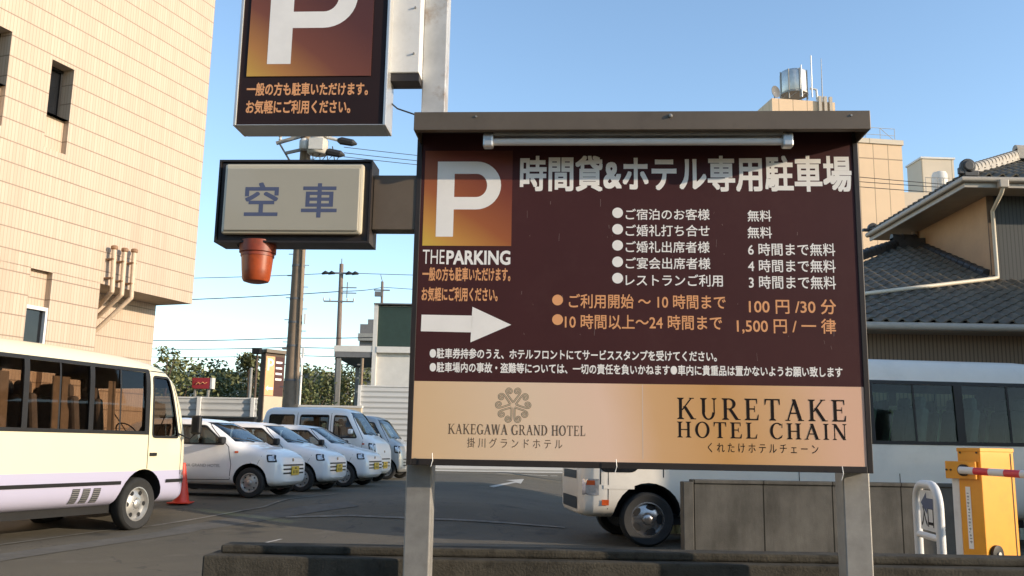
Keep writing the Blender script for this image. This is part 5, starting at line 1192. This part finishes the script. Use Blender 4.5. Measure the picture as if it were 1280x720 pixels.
t = thing('long_planter_wall', 'low dark brown wall running behind the nearest white car', 'wall', (a.x, 29.5, 0)); m = MB(); m.span((0, 0, .2), (b.x-a.x, .3, a.z)); m.build('wall_body', 'low_brown', t, bevel=.02); m = MB(); m.span((-.02, -.02, a.z+.001), (b.x-a.x+.02, .32, a.z+.05)); m.build('coping', 'old_concrete', t)
a = at(371, 507, 32.5); b = at(452, 507, 32.5)
t = thing('cream_low_wall', 'low cream wall behind the white van at the foot of the concrete pole', 'wall', (a.x, 32.5, 0)); m = MB(); m.span((0, 0, .2), (b.x-a.x, .25, at(400, 509, 32.5).z)); m.build('wall_body', 'far_tan', t, bevel=.02); m = MB(); m.span((-.02, -.02, at(400, 509, 32.5).z+.001), (b.x-a.x+.02, .27, at(400, 506.5, 32.5).z)); m.build('coping', 'far_white', t)

def pole(name, label, pxb, pyb, pxt, pyt, Y, r0, r1, m_, group=None):
    a, b = at(pxb, pyb, Y), at(pxt, pyt, Y); t = thing(name, label, 'utility pole', (a.x, Y, 0), 0, group); x = 0
    q = MB(); q.tube([(0, 0, -.1), (b.x-a.x, 0, b.z)], [r0, r1], 14); q.build('shaft', m_, t, smooth=50); return t, b-Vector((a.x, Y, 0))
t, top = pole('utility_pole', 'nearest concrete utility pole rising behind the white van, with a transformer on top', 362, 520, 383, 168, 27.0, .235, .155, 'pole_concrete')
q = MB(); dark = top.z
for z in (3.2, 4.2, 4.9, 5.6, 6.6, 7.6): 
    f = z/top.z; r = .235-.08*f; q.lathe([(r+.012, z-.03), (r+.012, z+.03)], (top.x*f, 0, 0), seg=14)
q.build('steel_band', 'far_grey', t, smooth=50)
q = MB()
for k in range(22):
    z = 3.0+k*.33; f = z/top.z; r = .235-.08*f; sd_ = 1 if k % 2 else -1; q.tube([(top.x*f+sd_*r, 0, z), (top.x*f+sd_*(r+.13), 0, z)], .012, 5)
q.build('climbing_step', 'galvanised', t)
q = MB(); q.tube([(top.x*.3+.21, -.20, 2.5), (top.x*.95+.10, -.18, top.z*.95)], .035, 6); q.build('conduit', 'pole_concrete', t)
Z = top.z; X = top.x
q = MB(); q.box((X-.15, -.15, Z-.12), (1.5, .09, .09), rot=Matrix.Rotation(R(-18), 3, 'Y')); q.box((X-.05, -.2, Z-.55), (1.0, .08, .08), rot=Matrix.Rotation(R(-14), 3, 'Y')); q.tube([(X-.8, -.15, Z-.3), (X-.3, -.1, Z-1.1)], .03, 5); q.build('crossarm', 'galvanised', t)
q = MB(); q.lathe([(.26, 0), (.31, .05), (.31, .42), (.24, .52), (.1, .56)], (X+.45, -.35, Z-.75), seg=16); q.lathe([(.05, .5), (.09, .58), (.05, .66), (.08, .72), (.03, .8)], (X+.32, -.35, Z-.75), seg=10); q.build('transformer', 'transformer', t, smooth=45)
q = MB(); q.box((X+.45, -.62, Z-.5), (.42, .10, .34)); q.lathe([(.12, 0), (.15, .05), (.15, .26), (.08, .34)], (X+.05, -.42, Z-.62), seg=10); q.tube([(X+.2, -.5, Z-.1), (X+.75, -.5, Z-.22)], [.07, .05], 8); q.build('junction_box', 'insulator', t, smooth=40)
q = MB()
for k in range(5): q.lathe([(.03, 0), (.055, .04), (.03, .09), (.055, .13), (.02, .2)], (X-.75+k*.36, -.15, Z-.32+k*.117+.05), seg=8)
q.build('insulator', 'insulator', t)
for dx, dz in ((1.15, -.32), (.80, -.68)):
    q = MB(); q.tube([(X+dx-.48, -.4, Z+dz+.12), (X+dx-.1, -.4, Z+dz+.02)], [.06, .05], 8); q.build('insulator', 'insulator', t, smooth=50)
    q = MB(); q.tube([(X+dx-.1, -.4, Z+dz+.02), (X+dx, -.4, Z+dz), (X+dx+.35, -.4, Z+dz-.06), (X+dx+.48, -.4, Z+dz-.1)], [.06, .12, .11, .03], 8); q.build('cutout_switch', 'cable_black', t)
q = MB()
for k in range(4): q.tube([(X+.3+k*.2, -.4, Z-.5), (X+.35+k*.22, -.45, Z-.95-.08*(k % 2)), (X+.55+k*.2, -.4, Z-.75)], .018, 5)
q.tube([(X-.2, -.1, Z-.9), (X-.7, -.2, Z-1.05), (X-1.3, -.2, Z-.95), (X-2.2, 0, Z-1.05)], .02, 5); q.build('jumper_wire', 'cable_black', t)
for i, dz in enumerate((0, 1.0)):
    q = MB(); f = .42+.05*i; q.box((top.x*f+.30, -.1, 4.0+dz), (.05, .05, .3)); q.build('pole_clip', 'white_enamel', t)

t, top = pole('utility_pole', 'distant brown utility pole with crossed arms beside the flat canopy', 421, 505, 427, 330, 58.0, .20, .13, 'pole_far')
X, Z = top.x, top.z
q = MB(); q.box((X, -.1, Z-.62), (1.7, .1, .1)); q.box((X-.05, -.1, Z-2.45), (1.9, .08, .08)); q.box((X+.55, -.1, Z-1.55), (1.0, .06, .06)); q.box((X+.55, -.1, Z-1.9), (1.0, .06, .06)); q.box((X+.45, -.1, Z-1.7), (.05, .05, 1.0)); q.tube([(X, 0, Z-.2), (X, 0, Z+.35)], .03, 5); q.build('crossarm', 'far_grey', t)
for dx in (-.95, -.55, .55, .95):
    q = MB(); q.tube([(X+dx-.22, -.3, Z-.72), (X+dx, -.3, Z-.62), (X+dx+.22, -.3, Z-.68)], [.06, .13, .06], 7); q.build('cutout_switch', 'cable_black', t)
for dx in (-1.0, -.6, .5, .9):
    q = MB(); q.lathe([(.04, 0), (.06, .1), (.03, .22)], (X+dx, -.1, Z-2.42), seg=8); q.build('insulator', 'insulator', t)
t, top = pole('utility_pole', 'farthest thin utility pole standing behind the dark green panel', 477, 470, 478, 352, 92.0, .20, .13, 'pole_far')
q = MB(); q.box((top.x, -.1, top.z-.9), (1.6, .12, .12)); q.box((top.x-.3, -.1, top.z-1.3), (.8, .3, .5)); q.tube([(top.x, 0, top.z), (top.x-.2, 0, top.z+.7)], .04, 5); q.build('crossarm', 'far_grey', t)

# wires
def wire(label, pts, r, sag=.0, group='overhead power lines'):
    P = []
    for a, b in zip(pts, pts[1:]):
        for k in range(10):
            s = k/10; p = a.lerp(b, s); p.z -= sag*4*s*(1-s); P.append(p)
    P.append(pts[-1]); q = MB(); q.tube(P, r, 5); tag(q.build('overhead_wire', 'cable_black'), label, 'wire', group)
W2 = 'thin overhead wire crossing the sky between the tiled building and the concrete pole'
wire('upper double overhead wire crossing the blue sky at mid height', [at(120, 349, 57), at(427, 341, 58), at(700, 345, 70)], .022, .1)
wire('overhead wire just below the double wire, passing the distant brown pole', [at(120, 378, 57), at(430, 364, 60), at(478, 359, 92), at(700, 370, 95)], .03, .1)
wire('topmost of the three low wires above the trees', [at(120, 424.5, 50), at(362, 422.5, 50), at(560, 417, 52)], .024, .1)
wire('middle of the three low wires above the trees', [at(120, 434.5, 50), at(362, 434, 50), at(560, 432, 52)], .022, .1)
wire('lowest of the three low wires above the trees', [at(120, 444.5, 50), at(362, 444, 50), at(560, 444, 52)], .020, .1)
for lab, y0, y1 in (('top wire running right from the transformer pole', 184, 196), ('middle wire running right from the transformer pole', 191, 202), ('bottom wire running right from the transformer pole', 196, 207)):
    wire(lab, [at(430, y0, 27), at(700, y1+14, 34)], .011, .05)
for lab, y0, y1 in (('top wire crossing in front of the tall beige building', 222, 233), ('middle wire crossing in front of the tall beige building', 230, 236), ('bottom wire crossing in front of the tall beige building', 236, 243)):
    wire(lab, [at(940, y0-14, 40), at(1240, y1+2, 42)], .018, .05)

def pale_fence():
    t = thing('slatted_fence', 'pale vertical ribbed fence behind the white bus, seen through its green windows', 'fence', (2.6, 15.95, 0)); m = MB(); vs = []; n = 160
    for k in range(n+1): x = k*.05; y = .02*math.sin(2*math.pi*x/.2); vs += [(x, y, 0), (x, y, 2.15)]
    m.add(vs, [(2*k, 2*k+2, 2*k+3, 2*k+1) for k in range(n)]); m.build('panel', 'pale_rib', t, smooth=60)
    m = MB(); m.span((0, -.03, 2.151), (8, .03, 2.2)); m.build('top_rail', 'white_enamel', t)
panel_mat('pale_rib', (0.74, 0.78, 0.60), (0.30, 0.33, 0.25), 0.2, 0, 0.3, 0)
pale_fence()
def small_sign_tower():
    Y = 33.0; a = at(353, 505, Y); t = thing('roadside_parking_sign', 'tall brown and white parking sign pylon left of the concrete pole', 'sign', (a.x, Y, 0), R(52))
    zt_ = at(345, 443, Y).z; z0 = at(345, 506, Y).z-.6; W = .85
    q = MB(); q.span((-W, 0, z0), (0, .26, zt_)); q.build('case', 'low_brown', t)
    # face on local +x?  the face towards the right is at y = 0
    q = MB(); q.span((-W+.03, -.012, z0+.9), (-W*.52, -.002, zt_-.12)); q.build('left_panel', 'letter_orange', t)
    q = MB(); q.span((-W*.51, -.012, z0+.9), (-.03, -.002, zt_-.12)); q.build('right_panel', 'sign_brown', t)
    q = MB(); q.span((-W+.03, -.012, z0+.05), (-.03, -.002, z0+.88)); q.build('cream_panel', 'far_tan', t)
    q = MB(); p_letter(q, -W+.10, -W*.58, zt_-.62, zt_-.20, -.016); q.build('letter', 'letter_white', t, fixn=False)
    q = MB()
    for k in range(4): q.add([(-W*.46, -.016, zt_-.35-k*.2), (-.12, -.016, zt_-.35-k*.2), (-.12, -.016, zt_-.28-k*.2), (-W*.46, -.016, zt_-.28-k*.2)], [(0, 1, 2, 3)])
    zc = z0+1.15; q.add([(-W*.92, -.016, zc), (-W*.80, -.016, zc-.10), (-W*.80, -.016, zc-.04), (-W*.55, -.016, zc-.04), (-W*.55, -.016, zc+.04), (-W*.80, -.016, zc+.04), (-W*.80, -.016, zc+.10)], [(0, 1, 2, 5, 6), (2, 3, 4, 5)])
    q.build('marking', 'letter_white', t, fixn=False)
    q = MB(); q.span((-W-.05, -.12, zt_+.001), (.05, .32, zt_+.12)); q.build('hood', 'arm_brown', t)
    q = MB(); q.span((-W*.9, .1, 0), (-W*.9+.14, .22, z0-.001)); q.span((-.2, .1, 0), (-.06, .22, z0-.001)); q.build('post', 'galvanised', t)
    b = at(318, 500, 32.2); t = thing('flood_lamp', 'black flood lamp on a thin dark post above the white fence', 'lamp', (b.x, 32.2, 0)); z = at(318, 444, 32.2).z
    q = MB(); q.tube([(0, 0, 0), (.0, 0, z)], .045, 8); q.build('post', 'low_brown', t); q = MB(); q.box((0, -.05, z+.14), (.28, .34, .20)); q.lathe([(.05, -.1), (.03, .05)], (0, 0, z), seg=8); q.build('lamp_head', 'black_plastic', t, bevel=.05)
    b = at(312, 497, 40); t = thing('thin_post', 'thin pale steel post standing behind the white fence under the flood lamp', 'post', (b.x, 40, 0)); q = MB(); z = at(312, 462, 40).z; q.tube([(0, 0, 0), (0, 0, z)], .06, 8); q.build('shaft', 'galvanised', t); q = MB(); q.lathe([(.08, 0), (.08, .05), (.02, .09)], (0, 0, z), seg=8); q.build('cap', 'galvanised', t)
    # red roadside sign
    Y = 45; a, b = at(240, 472, Y), at(263, 486, Y); t = thing('red_shop_sign', 'small red shop sign on two grey legs above the white fence', 'sign', ((a.x+b.x)/2, Y, 0), R(-8)); w_ = b.x-a.x
    q = MB(); q.span((-w_/2, 0, b.z), (w_/2, .3, a.z)); s = q.build('sign_face', 'sign_red', t); q = MB(); q.span((w_/2+.001, -.01, b.z), (w_/2+.10, .31, a.z)); q.build('sign_edge', 'far_white', t)
    q = MB(); q.tube([(-w_*.28, -.02, (a.z+b.z)/2-.06), (-w_*.16, -.02, (a.z+b.z)/2+.04), (-w_*.05, -.02, (a.z+b.z)/2-.04), (w_*.08, -.02, (a.z+b.z)/2+.05), (w_*.2, -.02, (a.z+b.z)/2-.02), (w_*.32, -.02, (a.z+b.z)/2+.04)], .022, 5); q.build('lettering', 'letter_orange', s)
    q = MB(); q.span((-w_*.4, .05, 0), (-w_*.32, .2, b.z-.001)); q.span((w_*.32, .05, 0), (w_*.4, .2, b.z-.001)); q.span((-w_*.32, .08, b.z-.45), (w_*.32, .16, b.z-.35)); q.build('leg', 'galvanised', t)
    # curved lamp post
    Y = 44; a = at(374, 500, Y); b = at(373, 436, Y); t = thing('curved_lamp_post', 'slim white street light post with a curved top, right of the concrete pole', 'street light', (a.x, Y, 0)); z = b.z
    q = MB(); q.tube([(0, 0, 0), (.03, 0, z-.9), (-.02, 0, z-.45), (-.22, 0, z-.1), (-.5, 0, z)], .055, 8); q.build('post', 'white_enamel', t, smooth=50); q = MB(); q.box((-.7, 0, z), (.5, .18, .09)); q.build('lamp_head', 'far_grey', t, bevel=.03)
small_sign_tower()
def shop():
    Y = 47; a = at(471, 384, Y); b = at(640, 384, Y); t = thing('flat_roofed_shop', 'white flat roofed shop with a dark green panel and a projecting canopy', 'building', (a.x, Y, 0))
    z = lambda py: at(480, py, Y).z; W = b.x-a.x
    q = MB(); q.span((0, .1, 0), (W, 9, z(382))); q.build('wall', 'far_white', t)
    q = MB(); q.span((.10, -.02, z(433)), (W, .098, z(383))); q.build('green_panel', 'far_green', t)
    q = MB(); q.span((-.12, -.12, 0), (.09, .098, z(380))); q.build('corner_post', 'far_white', t); q = MB(); q.span((.10, -.15, z(441)), (W, .098, z(433.5))); q.build('band', 'far_white', t); q = MB(); q.span((-.13, -.2, z(381)+.002), (W, 9.1, z(379.5))); q.build('roof_edge', 'far_grey', t)
    c = at(418, 437, Y).x-a.x; q = MB(); q.span((c, -.1, z(440.5)), (-.125, 6.5, z(433))); q.build('canopy', 'far_white', t); q = MB(); q.span((c+.02, -.08, z(440.5)-.28), (-.125, 6.4, z(440.5)-.002)); q.build('canopy_soffit', 'far_grey', t)
    q = MB(); q.span((c+.15, 0, 0), (c+.36, .2, z(441)-.28)); q.span((c+.15, 5.8, 0), (c+.36, 6.0, z(441)-.28)); q.build('canopy_post', 'galvanised', t)
    q = MB(); q.span((c+.5, 6.2, z(490)), (-.3, 6.3, z(482))); q.build('canopy_beam', 'far_white', t)
    a = at(449, 433, 140); b = at(471, 433, 140); t = thing('grey_apartment_block', 'distant dark grey apartment block beside the dark green panel', 'building', (a.x, 140, 0)); h = at(449, 405, 140).z
    q = MB(); q.span((0, 0, -1), (8, 8, h)); q.build('wall', 'far_grey', t); q = MB()
    for k in range(5): q.span((-.15, -.7, h-2.6-k*2.9), (8.1, -.01, h-1.5-k*2.9))
    q.build('balcony', 'galvanised', t); q = MB(); q.span((1, 1, h+.001), (3.5, 4, h+.9)); q.tube([(5.6, 2, h), (5.6, 2, h+1.8)], .06, 5); q.build('roof_box', 'far_grey', t); q = MB(); q.span((4.5, -.75, h-4.6), (7.4, -.71, h-4.2)); q.build('name_board', 'far_white', t)
    a = at(404, 485, 70); t = thing('white_storage_tank', 'squat white cylindrical tank among the trees right of the concrete pole', 'tank', (a.x+.4, 70, 0)); q = MB(); h = at(404, 467, 70).z; q.lathe([(.9, 0), (.9, h-.15), (.7, h)], (0, 0, 0), seg=22); q.build('shell', 'far_tan', t, smooth=40); q = MB(); q.lathe([(.25, h), (.25, h+.15)], (0, 0, 0), seg=12); q.build('lid', 'far_grey', t)
    a = at(372, 470, 95); b = at(420, 470, 95); t = thing('grey_flat_building', 'long low grey building behind the trees between the two poles', 'building', (a.x, 95, 0)); q = MB(); h = at(390, 468, 95).z; q.span((0, 0, -1), (b.x-a.x, 8, h)); q.build('wall', 'far_grey', t); q = MB(); q.span((-.1, -.1, h+.001), (b.x-a.x+.1, 8.1, h+.25)); q.build('roof_edge', 'far_white', t)
    a = at(232, 478, 80); t = thing('white_far_house', 'tiny white house with a pitched roof half hidden among the trees', 'house', (a.x, 80, 0)); h = at(232, 474, 80).z; q = MB(); q.span((-.5, 0, 0), (4.6, 5, h)); q.build('wall', 'far_white', t); q = MB(); q.add([(-.8, -.3, h), (4.9, -.3, h), (4.9, 5.3, h), (-.8, 5.3, h), (-.8, 2.5, h+.9), (4.9, 2.5, h+.9)], [(0, 1, 5, 4), (3, 2, 5, 4), (0, 4, 3), (1, 5, 2)]); q.build('roof', 'far_tan', t)
shop()

# ------------------------------------------------------------------ trees
def tree(name, label, px, Y, pyt, rad, leaf, n=26, trunk_h=.35, ls=.22, group='trees beyond the fence', cr=None, lean=0.0, dens=34):
    rnd = random.Random(int(px*7+Y)); b = at(px, pyt, Y); H = b.z; big = name != 'sapling'; n = int(n*1.5) if big else n; rad *= 1.25 if big else 1; dens = int(dens*1.9) if big else dens; ls *= .74 if big else 1; t = thing(name, label, 'tree', (b.x, Y, 0), 0, group)
    th_ = H*trunk_h; q = MB(); r0 = .05+.012*H
    q.tube([(0, 0, -.1), (.05*lean, 0, th_*.6), (lean*.5, .1, th_), (lean, 0, H*.86)], [r0, r0*.8, r0*.6, r0*.15], 8)
    cs = []
    for k in range(n):
        a = rnd.random()*2*math.pi; s = rnd.random(); z = th_+(H-th_)*(.04+.9*s); rr = rad*(math.sin(math.pi*min(1, .22+.76*s))**.7)*(.25+.75*math.sqrt(rnd.random()))
        c = Vector((lean*s+rr*math.cos(a), rr*math.sin(a), z)); cs.append(c)
        if k % 3 == 0: st = Vector((lean*.6*s, 0, th_+(z-th_)*.35)); q.tube([st, st.lerp(c, .55)+Vector((0, 0, .1)), c], [r0*.35, r0*.22, r0*.06], 5)
    q.build('trunk', 'bark', t, smooth=50)
    m = MB()
    for c in cs:
        cl = (cr or rad*.38)*(.6+.7*rnd.random())
        for k in range(dens):
            d = Vector((rnd.gauss(0, 1), rnd.gauss(0, 1), rnd.gauss(0, .8))); d = d.normalized()*cl*(rnd.random()**.45)
            p = c+d
            if p.z > H: p.z = H-rnd.random()*.3
            s = ls*(.6+.8*rnd.random()); u = Vector((rnd.gauss(0, 1), rnd.gauss(0, 1), rnd.gauss(0, .7))).normalized(); v = u.cross(Vector((rnd.random()-.5, rnd.random()-.5, rnd.random()))).normalized()
            m.add([p-u*s, p+v*s*.55, p+u*s, p-v*s*.55], [(0, 1, 2, 3)])
    m.build('crown', leaf, t, fixn=False); return t
tree('sapling', 'thin young tree with sparse top twigs beside the tiled building', 211, 40, 424, .75, 'leaf_mid', 16, .42, .085, cr=.26, dens=26)
tree('broadleaf_tree', 'bushy green tree just right of the cream bus roof', 228, 46, 448, 1.7, 'leaf_mid', 26, .25, .15)
tree('broadleaf_tree', 'rounded tree crown behind the small red shop sign', 262, 52, 449, 1.9, 'leaf_dark', 26, .25, .17)
tree('broadleaf_tree', 'low dark tree left of the flood lamp post', 288, 55, 466, 2.0, 'leaf_dark', 26, .2, .18)
tree('broadleaf_tree', 'pale loose tree rising behind the flood lamp', 313, 42, 441, .9, 'leaf_pale', 20, .35, .13)
tree('broadleaf_tree', 'low wide tree between the red shop sign and the flood lamp', 276, 62, 462, 2.0, 'leaf_mid', 26, .2, .2)
tree('broadleaf_tree', 'small dark shrub like tree at the foot of the pylon sign', 330, 50, 462, 1.4, 'leaf_dark', 22, .2, .16)
tree('conifer_tree', 'dense dark green tree just right of the concrete pole', 391, 46, 456, 1.35, 'leaf_dark', 34, .12, .13)
tree('broadleaf_tree', 'yellowish tree under the left edge of the white canopy', 417, 60, 456, 1.6, 'leaf_mid', 26, .2, .17)
tree('broadleaf_tree', 'olive green tree seen under the white canopy beside the shop', 447, 62, 447, 2.1, 'leaf_mid', 30, .2, .18)
tree('broadleaf_tree', 'tall pale tree half hidden behind the cream bus roof', 190, 50, 452, 1.9, 'leaf_mid', 24, .2, .16)
for i, (px, Y, py) in enumerate(((200, 90, 468), (236, 95, 466), (268, 88, 470), (300, 92, 468), (332, 90, 472), (362, 92, 474))):
    tree('broadleaf_tree', 'dark distant tree in the belt of woodland below the hills', px, Y, py, 3.2, 'leaf_dark', 26, .1, .32, group='woodland belt trees')
# pole with steps near the canopy
b = at(450, 500, 44); t = thing('stepped_post', 'short thin post with side brackets left of the tall white fence', 'post', (b.x, 44, 0)); z = at(450, 448, 44).z
q = MB(); q.tube([(0, 0, 0), (.03, 0, z)], .07, 8); q.build('shaft', 'pole_concrete', t)
q = MB()
for k in range(6): q.box((.12*(1 if k % 2 else -1), 0, z-.3-k*.32), (.16, .05, .06))
q.build('bracket', 'galvanised', t)

# ------------------------------------------------------------------ unseen house added beyond the right edge to shade the car row
def shading_house():
    t = thing('added_shading_house', 'unseen two storey tan house added beyond the right edge to shade the car row', 'house', (14.5, 9.2, 0))
    H = 6.3; m = MB(); m.span((0, 0, 0), (9, 6.8, H)); m.build('wall', 'stucco_tan', t)
    m = MB(); m.add([(-.6, -.6, H), (9.6, -.6, H), (9.6, 7.4, H), (-.6, 7.4, H), (2.6, 3.4, H+1.7), (6.4, 3.4, H+1.7)], [(0, 1, 5, 4), (1, 2, 5), (2, 3, 4, 5), (3, 0, 4), (0, 3, 2, 1)]); m.build('roof', 'roof_tile', t)
    for x in (1.2, 5.2):
        for z in (1.0, 3.9):
            f = MB(); f.span((x, -.06, z), (x+1.8, .02, z+1.3)); fr = f.build('window', 'galvanised', t, bevel=.01); g = MB(); g.span((x+.07, -.07, z+.07), (x+1.73, -.055, z+1.23)); g.build('pane', 'window_dark', fr)
shading_house()

# ------------------------------------------------------------------ buildings across the street, behind the viewer (mirrored in the bus windows)
def opposite():
    for x, wd, H, m_, lab in ((-34, 22, 8.5, 'stucco_tan', 'tan street building across the road at left, behind the viewer'), (-11, 17, 10.5, 'far_grey', 'grey street building across the road, directly behind the viewer'), (7, 20, 7.5, 'timber_brown', 'dark timber street house across the road at right, behind the viewer')):
        t = thing('street_building', lab, 'building', (x, -17, 0), 0, 'buildings across the street'); m = MB(); m.span((0, -8, 0), (wd, 0, H)); m.build('wall', m_, t)
        m = MB(); m.span((-.2, -8.2, H+.002), (wd+.2, .2, H+.35)); m.build('roof_edge', 'far_grey', t)
        for z in range(1, int(H)-1, 3):
            for k in range(int(wd/3.4)):
                f = MB(); f.span((1+k*3.3, -.02, z), (2.9+k*3.3, .06, z+1.5)); fr = f.build('window', 'white_enamel', t); g = MB(); g.span((1.08+k*3.3, .055, z+.08), (2.82+k*3.3, .07, z+1.42)); g.build('pane', 'window_dark', fr)
opposite()
